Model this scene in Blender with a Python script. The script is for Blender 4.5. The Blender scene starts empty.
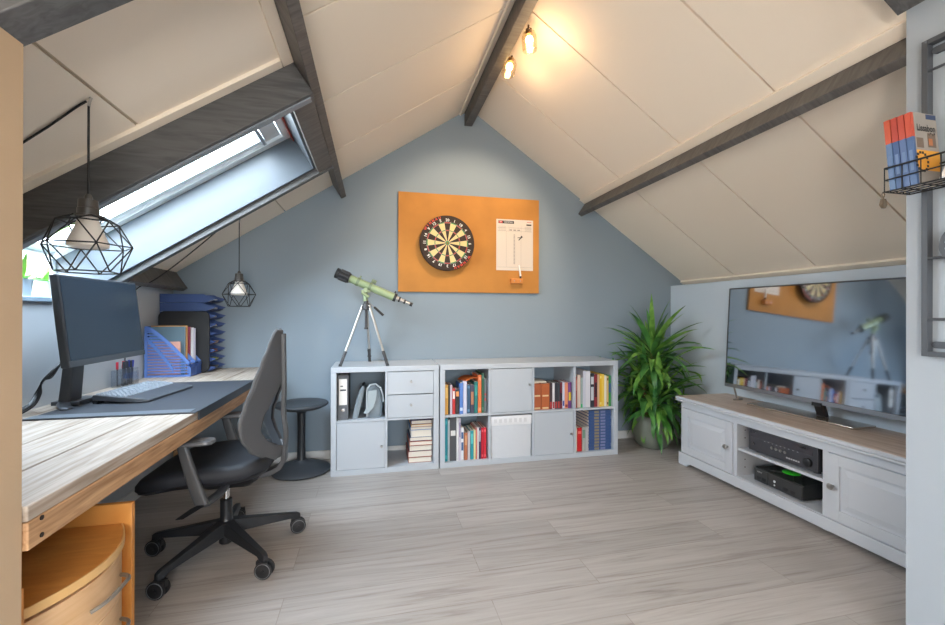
import bpy, bmesh, math, random
from mathutils import Matrix, Vector
random.seed(7)
PI = math.pi
C = bpy.context.scene.collection
R = math.radians

# ------------------------------------------------------------------ mesh builder
class MB:
    """collects shapes; build() links them as one mesh object"""
    def __init__(s):
        s.v = []; s.f = []; s.m = []; s.mi = 0; s.X = None
    def mat(s, i):
        s.mi = i; return s
    def xf(s, M=None):
        s.X = M; return s
    def add(s, vs, fs):
        o = len(s.v)
        for p in vs:
            p = Vector(p)
            if s.X is not None: p = s.X @ p
            s.v.append(tuple(p))
        for f in fs:
            s.f.append([i + o for i in f]); s.m.append(s.mi)
        return s
    def box(s, x0, x1, y0, y1, z0, z1):
        v = [(x0,y0,z0),(x1,y0,z0),(x1,y1,z0),(x0,y1,z0),(x0,y0,z1),(x1,y0,z1),(x1,y1,z1),(x0,y1,z1)]
        return s.add(v, [(0,3,2,1),(4,5,6,7),(0,1,5,4),(1,2,6,5),(2,3,7,6),(3,0,4,7)])
    def hexa(s, v):
        return s.add(v, [(0,3,2,1),(4,5,6,7),(0,1,5,4),(1,2,6,5),(2,3,7,6),(3,0,4,7)])
    def loft(s, rings, cap=True, close=True):
        n = len(rings[0]); vs = [p for r in rings for p in r]; fs = []
        for i in range(len(rings)-1):
            for j in range(n if close else n-1):
                k = (j+1) % n
                fs.append((i*n+j, i*n+k, (i+1)*n+k, (i+1)*n+j))
        if cap and close:
            fs.append(tuple(range(n-1,-1,-1))); fs.append(tuple((len(rings)-1)*n+j for j in range(n)))
        return s.add(vs, fs)
    def lathe(s, prof, c=(0,0,0), n=28, cap=True):
        return s.loft([[(c[0]+r*math.cos(2*PI*j/n), c[1]+r*math.sin(2*PI*j/n), c[2]+z) for j in range(n)] for r, z in prof], cap)
    def cyl(s, a, b, r0, r1=None, n=16):
        a = Vector(a); b = Vector(b); r1 = r0 if r1 is None else r1
        d = (b-a).normalized(); u = d.orthogonal().normalized(); w = d.cross(u)
        return s.loft([[tuple(p + (u*math.cos(2*PI*j/n) + w*math.sin(2*PI*j/n))*r) for j in range(n)] for p, r in ((a,r0),(b,r1))])
    def tube(s, pts, r, n=8):
        pts = [Vector(p) for p in pts]; rings = []; u = None
        for i, p in enumerate(pts):
            d = (pts[min(i+1,len(pts)-1)] - pts[max(i-1,0)]).normalized()
            if u is None: u = d.orthogonal().normalized()
            u = (u - d*u.dot(d)).normalized(); w = d.cross(u)
            rr = r[i] if isinstance(r, (list,tuple)) else r
            rings.append([tuple(p + (u*math.cos(2*PI*j/n) + w*math.sin(2*PI*j/n))*rr) for j in range(n)])
        return s.loft(rings)
    def prism(s, poly, axis, a, b):
        """extrude a 2D polygon: axis 'x' -> poly is (y,z), 'y' -> (x,z), 'z' -> (x,y)"""
        def P(p, t):
            return (t,p[0],p[1]) if axis == 'x' else ((p[0],t,p[1]) if axis == 'y' else (p[0],p[1],t))
        return s.loft([[P(p,a) for p in poly],[P(p,b) for p in poly]])
    def sphere(s, c, r, n=16, m=10, sq=(1,1,1)):
        rings = []
        for i in range(m+1):
            t = PI*i/m; t = min(max(t, .02), PI-.02)
            rings.append([(c[0]+sq[0]*r*math.sin(t)*math.cos(2*PI*j/n), c[1]+sq[1]*r*math.sin(t)*math.sin(2*PI*j/n), c[2]-sq[2]*r*math.cos(t)) for j in range(n)])
        return s.loft(rings)
    def quad(s, a, b, c, d):
        return s.add([a,b,c,d], [(0,1,2,3)])
    def text(s, body, size, M, depth=0.0, bold=0.0):
        cu = bpy.data.curves.new('t', 'FONT'); cu.body = body; cu.size = size; cu.align_x = 'CENTER'; cu.align_y = 'CENTER'
        cu.resolution_u = 2; cu.offset = bold
        cu.extrude = depth
        o = bpy.data.objects.new('t', cu); C.objects.link(o)
        bpy.context.view_layer.update()
        me = bpy.data.meshes.new_from_object(o.evaluated_get(bpy.context.evaluated_depsgraph_get()))
        s.add([M @ v.co for v in me.vertices], [tuple(p.vertices) for p in me.polygons])
        bpy.data.objects.remove(o); bpy.data.curves.remove(cu); bpy.data.meshes.remove(me)
        return s
    def build(s, name, mats, parent=None, bevel=0, smooth=35, sub=0, solid=0, loc=None, fix=True):
        me = bpy.data.meshes.new(name)
        me.from_pydata(s.v, [], s.f)
        if not isinstance(mats, (list,tuple)): mats = [mats]
        for m in mats: me.materials.append(m)
        me.polygons.foreach_set('material_index', s.m)
        if fix:
            bm = bmesh.new(); bm.from_mesh(me); bmesh.ops.recalc_face_normals(bm, faces=bm.faces); bm.to_mesh(me); bm.free()
        me.validate(); me.update()
        if smooth:
            me.polygons.foreach_set('use_smooth', [True]*len(me.polygons))
            me.set_sharp_from_angle(angle=R(smooth))
        o = bpy.data.objects.new(name, me); C.objects.link(o)
        if parent is not None: o.parent = parent
        if loc is not None: o.location = loc
        if solid:
            d = o.modifiers.new('solid', 'SOLIDIFY'); d.thickness = solid; d.offset = 0
        if bevel:
            b = o.modifiers.new('bevel', 'BEVEL'); b.width = bevel; b.segments = 2; b.limit_method = 'ANGLE'; b.angle_limit = R(40)
        if sub:
            d = o.modifiers.new('sub', 'SUBSURF'); d.levels = sub; d.render_levels = sub
        return o

def tag(o, label, cat, group=None):
    o['label'] = label; o['category'] = cat
    if group: o['group'] = group
    return o
def thing(name, label, cat, loc=(0,0,0), rz=0, group=None):
    o = bpy.data.objects.new(name, None); C.objects.link(o)
    o.empty_display_size = .05
    o.location = loc; o.rotation_euler = (0,0,rz)
    return tag(o, label, cat, group)
def struct(name, mb, m, parent=None, **k):
    o = mb.build(name, m, parent, **k)
    if parent is None: o['kind'] = 'structure'
    return o
def dup(root, loc, rz=None, label=None):
    r = root.copy(); C.objects.link(r); r.location = loc
    if rz is not None: r.rotation_euler = (0,0,rz)
    if label: r['label'] = label
    for ch in list(root.children):
        c = ch.copy(); C.objects.link(c); c.parent = r
        for g in list(ch.children):
            d = g.copy(); C.objects.link(d); d.parent = c
    return r
def rrect(cx, cy, w, d, r, z, n=5):
    pts = []
    for sx, sy, a0 in ((1,1,0),(-1,1,90),(-1,-1,180),(1,-1,270)):
        for k in range(n+1):
            a = R(a0 + 90*k/n)
            pts.append((cx + sx*(w/2-r) + r*math.cos(a), cy + sy*(d/2-r) + r*math.sin(a), z))
    return pts
def smooth_path(P, k=6):
    P = [Vector(p) for p in P]; out = []
    for i in range(len(P)-1):
        a, b, c, d = P[max(i-1,0)], P[i], P[i+1], P[min(i+2,len(P)-1)]
        for j in range(k):
            t = j/k
            out.append(.5*((2*b) + (c-a)*t + (2*a-5*b+4*c-d)*t*t + (3*b-a-3*c+d)*t**3))
    return out + [P[-1]]
def interp(tab, t):
    for (a, va), (b, vb) in zip(tab, tab[1:]):
        if t <= b:
            k = (t-a)/(b-a) if b > a else 0
            k = max(0, min(1, k)); k = k*k*(3-2*k)*.5 + k*.5
            return va + (vb-va)*k
    return tab[-1][1]

# ------------------------------------------------------------------ materials
def srgb(r, g, b):
    f = lambda c: (c/255/12.92) if c/255 <= .04045 else ((c/255+.055)/1.055)**2.4
    return (f(r), f(g), f(b), 1)
def new(name):
    m = bpy.data.materials.new(name); m.use_nodes = True
    nt = m.node_tree; b = nt.nodes['Principled BSDF']
    return m, nt, b
def plain(name, rgb, rough=.5, metal=0, bump=0, bscale=60, var=0, vscale=6, spec=.5, coat=0):
    m, nt, b = new(name); c = srgb(*rgb)
    b.inputs['Base Color'].default_value = c; b.inputs['Roughness'].default_value = rough
    b.inputs['Metallic'].default_value = metal; b.inputs['Specular IOR Level'].default_value = spec
    b.inputs['Coat Weight'].default_value = coat
    if bump or var:
        tc = nt.nodes.new('ShaderNodeTexCoord')
    if bump:
        n = nt.nodes.new('ShaderNodeTexNoise'); n.inputs['Scale'].default_value = bscale; n.inputs['Detail'].default_value = 4
        bp = nt.nodes.new('ShaderNodeBump'); bp.inputs['Strength'].default_value = bump; bp.inputs['Distance'].default_value = .004
        nt.links.new(tc.outputs['Object'], n.inputs['Vector']); nt.links.new(n.outputs['Fac'], bp.inputs['Height'])
        nt.links.new(bp.outputs['Normal'], b.inputs['Normal'])
    if var:
        n = nt.nodes.new('ShaderNodeTexNoise'); n.inputs['Scale'].default_value = vscale; n.inputs['Detail'].default_value = 3
        rp = nt.nodes.new('ShaderNodeValToRGB')
        rp.color_ramp.elements[0].position = .3; rp.color_ramp.elements[1].position = .7
        rp.color_ramp.elements[0].color = tuple(x*(1-var) for x in c[:3]) + (1,)
        rp.color_ramp.elements[1].color = tuple(min(1, x*(1+var)) for x in c[:3]) + (1,)
        nt.links.new(tc.outputs['Object'], n.inputs['Vector']); nt.links.new(n.outputs['Fac'], rp.inputs['Fac'])
        nt.links.new(rp.outputs['Color'], b.inputs['Base Color'])
    return m
def wood(name, dark, light, stretch=(8,1,8), scale=3, rough=.5, detail=6, lo=.32, hi=.68, knots=0, bump=.15, big=.25, distort=1.2):
    m, nt, b = new(name); L = nt.links.new
    b.inputs['Roughness'].default_value = rough
    tc = nt.nodes.new('ShaderNodeTexCoord'); mp = nt.nodes.new('ShaderNodeMapping'); mp.inputs['Scale'].default_value = stretch
    L(tc.outputs['Object'], mp.inputs['Vector'])
    n = nt.nodes.new('ShaderNodeTexNoise'); n.inputs['Scale'].default_value = scale; n.inputs['Detail'].default_value = detail
    n.inputs['Distortion'].default_value = distort
    L(mp.outputs['Vector'], n.inputs['Vector'])
    rp = nt.nodes.new('ShaderNodeValToRGB'); e = rp.color_ramp.elements
    e[0].position = lo; e[1].position = hi; e[0].color = srgb(*dark); e[1].color = srgb(*light)
    L(n.outputs['Fac'], rp.inputs['Fac'])
    n2 = nt.nodes.new('ShaderNodeTexNoise'); n2.inputs['Scale'].default_value = 2.2; n2.inputs['Detail'].default_value = 3
    mp2 = nt.nodes.new('ShaderNodeMapping'); mp2.inputs['Scale'].default_value = tuple(max(.35, q*.3) for q in stretch)
    L(tc.outputs['Object'], mp2.inputs['Vector']); L(mp2.outputs['Vector'], n2.inputs['Vector'])
    mr = nt.nodes.new('ShaderNodeMapRange'); mr.inputs['From Min'].default_value = .3; mr.inputs['From Max'].default_value = .7
    mr.inputs['To Min'].default_value = 1-big; mr.inputs['To Max'].default_value = 1+big*.4
    L(n2.outputs['Fac'], mr.inputs['Value'])
    mx = nt.nodes.new('ShaderNodeMix'); mx.data_type = 'RGBA'; mx.blend_type = 'MULTIPLY'; mx.inputs['Factor'].default_value = 1
    L(rp.outputs['Color'], mx.inputs['A']); L(mr.outputs['Result'], mx.inputs['B'])
    out = mx.outputs['Result']
    if knots:
        v = nt.nodes.new('ShaderNodeTexVoronoi'); v.inputs['Scale'].default_value = knots
        mp3 = nt.nodes.new('ShaderNodeMapping'); mp3.inputs['Scale'].default_value = tuple(1.6 if q > 2 else .8 for q in stretch)
        L(tc.outputs['Object'], mp3.inputs['Vector']); L(mp3.outputs['Vector'], v.inputs['Vector'])
        kr = nt.nodes.new('ShaderNodeValToRGB'); k = kr.color_ramp.elements
        k[0].position = .03; k[1].position = .1; k[0].color = (.16,.11,.08,1); k[1].color = (1,1,1,1)
        L(v.outputs['Distance'], kr.inputs['Fac'])
        mk = nt.nodes.new('ShaderNodeMix'); mk.data_type = 'RGBA'; mk.blend_type = 'MULTIPLY'; mk.inputs['Factor'].default_value = .75
        L(out, mk.inputs['A']); L(kr.outputs['Color'], mk.inputs['B']); out = mk.outputs['Result']
    L(out, b.inputs['Base Color'])
    if bump:
        bp = nt.nodes.new('ShaderNodeBump'); bp.inputs['Strength'].default_value = bump; bp.inputs['Distance'].default_value = .003
        L(n.outputs['Fac'], bp.inputs['Height']); L(bp.outputs['Normal'], b.inputs['Normal'])
    return m
def laminate(name):
    """grey oak laminate boards running across the room"""
    m, nt, b = new(name); L = nt.links.new
    tc = nt.nodes.new('ShaderNodeTexCoord')
    br = nt.nodes.new('ShaderNodeTexBrick'); br.offset = .37; br.offset_frequency = 2
    for k, v in (('Scale',1),('Brick Width',1.29),('Row Height',.192),('Mortar Size',.0016),('Mortar Smooth',.1),('Bias',0)):
        br.inputs[k].default_value = v
    br.inputs['Color1'].default_value = (.90,.90,.90,1); br.inputs['Color2'].default_value = (1.06,1.06,1.06,1); br.inputs['Mortar'].default_value = (.74,.72,.70,1)
    mpb = nt.nodes.new('ShaderNodeMapping'); mpb.inputs['Location'].default_value = (.35,.07,0)
    L(tc.outputs['Object'], mpb.inputs['Vector']); L(mpb.outputs['Vector'], br.inputs['Vector'])
    mp = nt.nodes.new('ShaderNodeMapping'); mp.inputs['Scale'].default_value = (.8,17,1)
    L(tc.outputs['Object'], mp.inputs['Vector'])
    # shift the grain from board to board
    ad = nt.nodes.new('ShaderNodeVectorMath'); ad.operation = 'MULTIPLY_ADD'
    L(br.outputs['Color'], ad.inputs[0]); ad.inputs[1].default_value = (9,5,0); L(mp.outputs['Vector'], ad.inputs[2])
    n = nt.nodes.new('ShaderNodeTexNoise'); n.inputs['Scale'].default_value = 1.7; n.inputs['Detail'].default_value = 9; n.inputs['Distortion'].default_value = 1.1; n.inputs['Roughness'].default_value = .66
    L(ad.outputs['Vector'], n.inputs['Vector'])
    rp = nt.nodes.new('ShaderNodeValToRGB'); e = rp.color_ramp.elements
    e[0].position = .27; e[0].color = srgb(137,128,122); e[1].position = .72; e[1].color = srgb(185,179,174)
    x = e.new(.47); x.color = srgb(170,163,157)
    L(n.outputs['Fac'], rp.inputs['Fac'])
    mx = nt.nodes.new('ShaderNodeMix'); mx.data_type = 'RGBA'; mx.blend_type = 'MULTIPLY'; mx.inputs['Factor'].default_value = 1
    L(rp.outputs['Color'], mx.inputs['A']); L(br.outputs['Color'], mx.inputs['B'])
    L(mx.outputs['Result'], b.inputs['Base Color'])
    b.inputs['Roughness'].default_value = .42; b.inputs['Specular IOR Level'].default_value = .4
    bp = nt.nodes.new('ShaderNodeBump'); bp.inputs['Strength'].default_value = .12; bp.inputs['Distance'].default_value = .002
    L(br.outputs['Fac'], bp.inputs['Height']); bp.invert = True; L(bp.outputs['Normal'], b.inputs['Normal'])
    return m
def glass(name, refl=.07, tint=(1,1,1,1), rough=.0):
    m, nt, b = new(name); nt.nodes.remove(b); L = nt.links.new
    out = [n for n in nt.nodes if n.type == 'OUTPUT_MATERIAL'][0]
    t = nt.nodes.new('ShaderNodeBsdfTransparent'); t.inputs['Color'].default_value = tint
    g = nt.nodes.new('ShaderNodeBsdfGlossy'); g.inputs['Roughness'].default_value = rough
    mx = nt.nodes.new('ShaderNodeMixShader'); mx.inputs['Fac'].default_value = refl
    L(t.outputs[0], mx.inputs[1]); L(g.outputs[0], mx.inputs[2]); L(mx.outputs[0], out.inputs['Surface'])
    return m
def emit(name, rgb, strength):
    m, nt, b = new(name)
    b.inputs['Base Color'].default_value = srgb(*rgb); b.inputs['Emission Color'].default_value = srgb(*rgb); b.inputs['Emission Strength'].default_value = strength
    return m
def leafmat(name, a, c):
    m, nt, b = new(name); L = nt.links.new
    oi = nt.nodes.new('ShaderNodeTexCoord')
    n = nt.nodes.new('ShaderNodeTexNoise'); n.inputs['Scale'].default_value = 9; n.inputs['Detail'].default_value = 2
    L(oi.outputs['Object'], n.inputs['Vector'])
    rp = nt.nodes.new('ShaderNodeValToRGB'); e = rp.color_ramp.elements
    e[0].position = .35; e[1].position = .65; e[0].color = srgb(*a); e[1].color = srgb(*c)
    L(n.outputs['Fac'], rp.inputs['Fac']); L(rp.outputs['Color'], b.inputs['Base Color'])
    b.inputs['Roughness'].default_value = .38
    b.inputs['Subsurface Weight'].default_value = 0
    return m

M_WALLBLUE = plain('blue_grey_paint', (138,152,163), .75, bump=.06, bscale=220)
M_WALLPALE = plain('pale_blue_white_paint', (194,206,217), .75, bump=.06, bscale=220)
M_WALLWHITE = plain('white_wall_paint', (190,194,198), .75, bump=.06, bscale=220)
M_CREAMWALL = plain('cream_wall_paint', (196,170,140), .8, bump=.12, bscale=90, var=.06, vscale=2.5)
M_CEIL = plain('off_white_roof_panel', (239,226,209), .8, bump=.1, bscale=260)
M_SEAM = plain('panel_seam', (196,180,160), .9)
M_BATTEN = plain('off_white_batten', (239,226,209), .7)
M_BEAM = wood('dark_grey_painted_timber', (80,77,75), (104,100,97), (2,14,2), 3, .5, bump=.2, big=.12)
M_BEAMX = wood('dark_grey_painted_rafter', (72,72,73), (94,94,95), (1.5,16,16), 3, .5, knots=1.5, bump=.2, big=.12)
M_REVEAL = plain('blue_grey_reveal_paint', (80,89,98), .4, var=.03, vscale=3)
M_WINWHITE = plain('white_window_lacquer', (232,234,234), .35)
M_WINGREY = plain('grey_window_metal', (120,126,130), .4, metal=.4)
M_GLASS = glass('window_glass', .06)
M_FLOOR = laminate('grey_oak_laminate')
M_SKIRT = plain('white_skirting_lacquer', (218,218,216), .45)
M_WHITE = plain('white_foil_furniture', (184,190,197), .42)
M_WHITEIN = plain('white_lacquer_cabinet', (194,199,206), .38)
M_CHROME = plain('polished_chrome', (205,205,205), .18, metal=1)
M_STEEL = plain('brushed_steel', (170,168,165), .35, metal=.9)
M_BLACK = plain('black_plastic', (26,27,30), .4)
M_BLACKM = plain('matte_black_metal', (22,22,24), .55)
M_DGREY = plain('dark_grey_plastic', (62,63,66), .45)
M_MGREY = plain('mid_grey_plastic', (112,113,114), .5, bump=.05, bscale=400)
M_FABRIC = plain('black_upholstery', (34,36,42), .62, bump=.2, bscale=500)
M_SEATSHELL = plain('dark_seat_shell', (44,46,52), .4)
M_PAPER = plain('white_paper', (236,232,226), .8)
M_PAGES = plain('book_pages', (226,218,204), .85, bump=.3, bscale=300)
_cc = {}
def col(rgb, rough=.5):
    k = (rgb, rough)
    if k not in _cc: _cc[k] = plain('colour_%d_%d_%d' % rgb, rgb, rough)
    return _cc[k]

# ------------------------------------------------------------------ camera
cam_d = bpy.data.cameras.new('camera'); cam = bpy.data.objects.new('camera', cam_d); C.objects.link(cam)
cam_d.sensor_width = 36; cam_d.lens = 428.18/945*36; cam_d.clip_start = .02
cam.matrix_world = Matrix.Translation((0,0,1.1494)) @ (Matrix.Rotation(-.2261,4,'Z') @ Matrix.Rotation(PI/2+.0014,4,'X') @ Matrix.Rotation(.0022,4,'Z'))
bpy.context.scene.camera = cam

# ------------------------------------------------------------------ the roof slopes
CL, SLN = .8369, .5473      # left slope: z = 2.367 + .654 x
CR, SRN = .8250, .5651      # right slope: z = 3.417 - .685 x
def SL(s, y, d): return (s*CL + d*SLN, y, 2.367 + s*SLN - d*CL)
def SR(s, y, d): return (s*CR - d*SRN, y, 3.417 - s*SRN - d*CR)
def sbox(mb, F, s0, s1, y0, y1, d0, d1):
    return mb.hexa([F(s0,y0,d0),F(s1,y0,d0),F(s1,y1,d0),F(s0,y1,d0),F(s0,y0,d1),F(s1,y0,d1),F(s1,y1,d1),F(s0,y1,d1)])
BACK = 3.54; REAR = -2.2
SA_L = .7838/CL             # apex along each slope
SA_R = .7838/CR
OS0, OS1, OY0, OY1 = -1.93, -.485, 1.875, 2.735     # roof window opening
G = .005
# left slope panels
c = MB()
def panel(F, s0, s1, y0, y1, sl=False):
    c.mat(0); sbox(c, F, s0+G, s1-G, y0+G, y1-G, -.016, 0)
SE = [REAR, -1.6, -.95, -.3, .34, .97, 1.62, 2.25, 2.915, BACK+.01]
for a, b in zip(SE, SE[1:]):
    panel(SL, -.36, SA_L, a, b)
for a, b in zip([REAR,-1,.2,1.06,1.848], [-1,.2,1.06,1.848,1.848]):
    if b > a:
        panel(SL, -.993, -.36, a, b); panel(SL, -2.15, -.993, a, b)
panel(SL, -.485, -.36, 1.848, 2.75)
panel(SL, -2.15, -.80, 2.75, BACK+.01); panel(SL, -.80, -.36, 2.75, BACK+.01)
c.mat(1)
sbox(c, SL, -2.15, SA_L+.03, REAR, OY0, -.2, -.012); sbox(c, SL, -2.15, SA_L+.03, OY1, BACK+.15, -.2, -.012)
sbox(c, SL, OS1, SA_L+.03, OY0, OY1, -.2, -.012)
struct('ceiling_left', c, [M_CEIL, M_SEAM], smooth=0)
c = MB()
for a, b in zip(SE, SE[1:]):
    panel(SR, SA_R, 2.245, a, b); panel(SR, 2.245, 3.55, a, b)
c.mat(1); sbox(c, SR, SA_R-.03, 3.62, REAR, BACK+.15, -.2, -.012)
struct('ceiling_right', c, [M_CEIL, M_SEAM], smooth=0)

# floor, walls
struct('floor', MB().box(-1.6, 3.0, REAR-.1, BACK+.15, -.12, 0), M_FLOOR, smooth=0)
w = MB().prism([(-1.75,-.05),(3.1,-.05),(3.1,1.38),(.7838,2.96),(-1.75,1.31)], 'y', BACK, BACK+.14)
struct('wall_back', w, M_WALLBLUE, smooth=0)
w = MB().box(-1.6, -1.43, REAR, OY0-.06, -.05, 1.47).box(-1.6, -1.43, OY1+.045, BACK, -.05, 1.47).box(-1.6, -1.43, OY0-.06, OY1+.045, -.05, 1.2)
struct('wall_left', w, M_WALLWHITE, smooth=0)
struct('wall_right', MB().box(2.745, 3.05, 1.05, BACK, -.05, 1.411), M_WALLPALE, smooth=0)
w = MB().prism([(1.785,-.05),(3.0,-.05),(3.0,1.4),(1.785,2.23)], 'y', REAR, 1.1017)
struct('wall_right_front', w, plain('cool_white_wall_paint', (164,173,182), .75, bump=.06, bscale=220), smooth=0)
w = MB().prism([(-1.6,-.05),(-.726,-.05),(-.726,1.718),(-1.6,1.147)], 'y', 1.03, 1.098)
struct('wall_left_front', w, M_CREAMWALL, smooth=0)
# rear wall of the room; its unseen window is added for more daylight
w = MB()
WA, WB = .1, 1.2
w.box(-1.6, 3.0, REAR-.14, REAR, -.05, .7).prism([(-1.6,.7),(WA,.7),(WA,2.5),(-1.6,1.38)], 'y', REAR-.14, REAR).prism([(WB,.7),(3.0,.7),(3.0,1.42),(WB,2.66)], 'y', REAR-.14, REAR)
w.prism([(WA,1.95),(WB,1.95),(WB,2.66),(.7838,2.96),(WA,2.5)], 'y', REAR-.14, REAR)
struct('wall_rear', w, M_WALLWHITE, smooth=0)
f = MB().box(WA, WB, REAR-.1, REAR-.04, .7, .76).box(WA, WB, REAR-.1, REAR-.04, 1.89, 1.95)
for x in (WA, .62, WB-.06): f.box(x, x+.06, REAR-.1, REAR-.04, .76, 1.89)
wf = struct('added_rear_window', f, M_WINWHITE)
MB().box(WA+.05, WB-.05, REAR-.075, REAR-.07, .75, 1.9).build('added_window_pane', M_GLASS, wf)

# skirting boards
struct('baseboard_back', MB().box(-1.43, 2.745, BACK-.014, BACK, 0, .07), M_SKIRT, bevel=.003)
struct('baseboard_left', MB().box(-1.43, -1.416, 1.05, BACK-.014, 0, .07), M_SKIRT, bevel=.003)
struct('baseboard_right', MB().box(2.731, 2.745, 2.9, BACK-.014, 0, .07), M_SKIRT, bevel=.003)

# timbers
n = [0]
def trim(mb, m, **k):
    n[0] += 1
    return struct('trim_%d' % n[0], mb, m, **k)
trim(sbox(MB(), SL, -.382, -.341, REAR, BACK, -.01, .125), M_BEAM, bevel=.003)               # left purlin
trim(sbox(MB(), SR, 2.25, 2.291, 1.1025, BACK, -.01, .124), M_BEAM, bevel=.003)                # right purlin
trim(MB().box(.741, .806, REAR, BACK, 2.731, 2.87), M_BEAM, bevel=.003)                       # ridge beam
trim(sbox(MB(), SL, -2.1, -.384, 1.82, 1.872, -.01, .147), M_BEAMX, bevel=.003)              # trimmer, near
trim(sbox(MB(), SL, -1.95, -.384, 2.737, 2.777, -.01, .135), M_BEAMX, bevel=.003)            # trimmer, far
trim(sbox(MB(), SL, -2.0, -.40, 1.838, 1.872, .146, .153), plain('blue_grey_strip', (128,136,146), .4), bevel=.001)
trim(sbox(MB(), SL, -.478, -.384, 1.874, 2.735, -.01, .13), M_BEAM, bevel=.003)              # header
trim(sbox(MB(), SL, -2.1, -.384, 1.012, 1.105, -.01, .147), M_BEAMX, bevel=.003)             # near rafter left
trim(sbox(MB(), SR, SA_R+.1, 2.118, .975, 1.068, -.01, .1), M_BEAMX, bevel=.003)             # near rafter right
trim(sbox(MB(), SL, -1.726, -1.686, 2.779, BACK, -.01, .14), M_BEAM, bevel=.003)             # eaves purlin
# off-white battens on the roof panels
b_ = MB(); sbox(b_, SR, 2.19, 2.249, REAR, BACK, -.005, .014); trim(b_, M_BATTEN, bevel=.002)
b_ = MB(); sbox(b_, SR, 3.46, 3.50, 1.103, BACK, -.005, .016); trim(b_, M_BATTEN, bevel=.002)
b_ = MB(); sbox(b_, SL, -1.75, -.43, 1.772, 1.819, -.005, .014); sbox(b_, SL, -.428, -.383, 1.11, 1.819, -.005, .014); trim(b_, M_BATTEN, bevel=.002)
b_ = MB(); sbox(b_, SL, SA_L-.105, SA_L-.06, REAR, BACK, -.005, .012); trim(b_, M_BATTEN, bevel=.002)

# the roof window, its reveals and sill
rv = MB()
sbox(rv, SL, OS0, OS1, 2.722, 2.734, -.12, .1); sbox(rv, SL, OS0, OS1, 1.876, 1.888, -.12, .1); sbox(rv, SL, OS1-.006, OS1+.006, 1.888, 2.722, -.12, .1)
sbox(rv, SL, OS0, OS1-.006, 2.712, 2.722, .09, .1); 
rv.box(-1.665, -1.43, 1.825, 1.874, 1.2, 1.5).box(-1.665, -1.43, 2.736, 2.778, 1.2, 1.5)
win = struct('window_1', rv, M_REVEAL, smooth=0)
fr = MB()
a0, a1, y0, y1 = OS0, OS1-.006, 1.888, 2.722
sbox(fr, SL, a0, a1, y0, y0+.05, -.2, -.12); sbox(fr, SL, a0, a1, y1-.05, y1, -.2, -.12); sbox(fr, SL, a1-.05, a1, y0+.05, y1-.05, -.2, -.12); sbox(fr, SL, a0, a0+.06, y0+.05, y1-.05, -.2, -.12)
fr.build('window_frame', M_WINWHITE, win, bevel=.002)
sa = MB(); e = .056
sbox(sa, SL, a0+.06, a1-e, y0+e, y0+e+.045, -.19, -.135); sbox(sa, SL, a0+.06, a1-e, y1-e-.045, y1-e, -.19, -.135); sbox(sa, SL, a1-e-.09, a1-e, y0+e+.045, y1-e-.045, -.19, -.135); sbox(sa, SL, a0+.06, a0+.11, y0+e+.045, y1-e-.045, -.19, -.135)
sash = sa.build('sash', M_WINWHITE, win, bevel=.002)
g = MB(); sbox(g, SL, a0+.1, a1-e-.06, y0+e+.03, y1-e-.03, -.165, -.161); g.build('glass_pane', M_GLASS, sash)
k = MB(); sbox(k, SL, a0+.11, a1-e-.09, y1-e-.05, y1-e-.044, -.16, -.13); sbox(k, SL, a0+.11, a1-e-.09, y0+e+.044, y0+e+.05, -.16, -.13); k.build('gasket', M_WINGREY, sash)
hb = MB(); sbox(hb, SL, a1-.17, a1-.15, y0+.09, y1-.09, -.13, -.105); hb.build('handle_bar', plain('aluminium', (178,182,186), .35, metal=.7), win, bevel=.004)
rl = MB(); sbox(rl, SL, a1-.012, a1-.004, y0+.01, y1-.002, -.12, -.09); rl.build('red_seal', plain('red_brown_seal', (150,62,48), .6), win)
# upright lower light below the roof window
lf = MB(); lf.box(-1.70, -1.655, 1.875, 2.735, 1.2, 1.235).box(-1.70, -1.655, 1.875, 2.735, 1.425, 1.47)
for y in (1.875, 2.29, 2.70): lf.box(-1.70, -1.655, y, y+.035, 1.235, 1.425)
lo = lf.build('lower_frame', M_WINWHITE, win, bevel=.002)
MB().box(-1.68, -1.676, 1.9, 2.71, 1.23, 1.43).build('lower_pane', M_GLASS, lo)
trim(MB().box(-1.655, -1.418, 1.86, 2.75, 1.195, 1.217), plain('blue_grey_sill', (150,170,186), .35), bevel=.003)
# ================================================================== desk
M_DESKTOP = wood('weathered_scaffold_wood', (156,138,120), (196,183,170), (26,1.6,26), 2.6, .6, knots=1.4, bump=.2, big=.16, distort=.5)
M_DESKEDGE = wood('sawn_wood_edge', (158,116,78), (206,164,122), (20,1.6,26), 3, .65, knots=2.2, bump=.25, distort=.6)
M_SCREW = plain('dark_screw_head', (50,40,34), .5, metal=.5)
DZ = .735
desk = thing('desk', 'long desk of weathered wooden planks built along the left wall under the roof window', 'desk', (-1.08,2.3,0))
px_ = [-1.428, -1.252, -1.072, -.894, -.716]
t = MB()
for a, b in zip(px_, px_[1:]): t.box(a+1.08+.0025, b+1.08-.0025, 1.102-2.3, BACK-.004-2.3, DZ-.034, DZ)
t.build('tabletop', M_DESKTOP, desk, bevel=.003)
a = MB().box(-.76+1.08, -.7175+1.08, 1.102-2.3, BACK-.004-2.3, DZ-.096, DZ-.036)
a.build('front_rail', M_DESKEDGE, desk, bevel=.003)
MB().box(-1.428+1.08, -.762+1.08, 1.104-2.3, 1.134-2.3, DZ-.096, DZ-.0355).build('end_rail', M_DESKEDGE, desk, bevel=.003)
for y in (1.6, 3.42): MB().box(-1.428+1.08, -.762+1.08, y-2.3, y+.045-2.3, DZ-.08, DZ-.0355).build('cross_brace', M_DESKEDGE, desk, bevel=.003)
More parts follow.
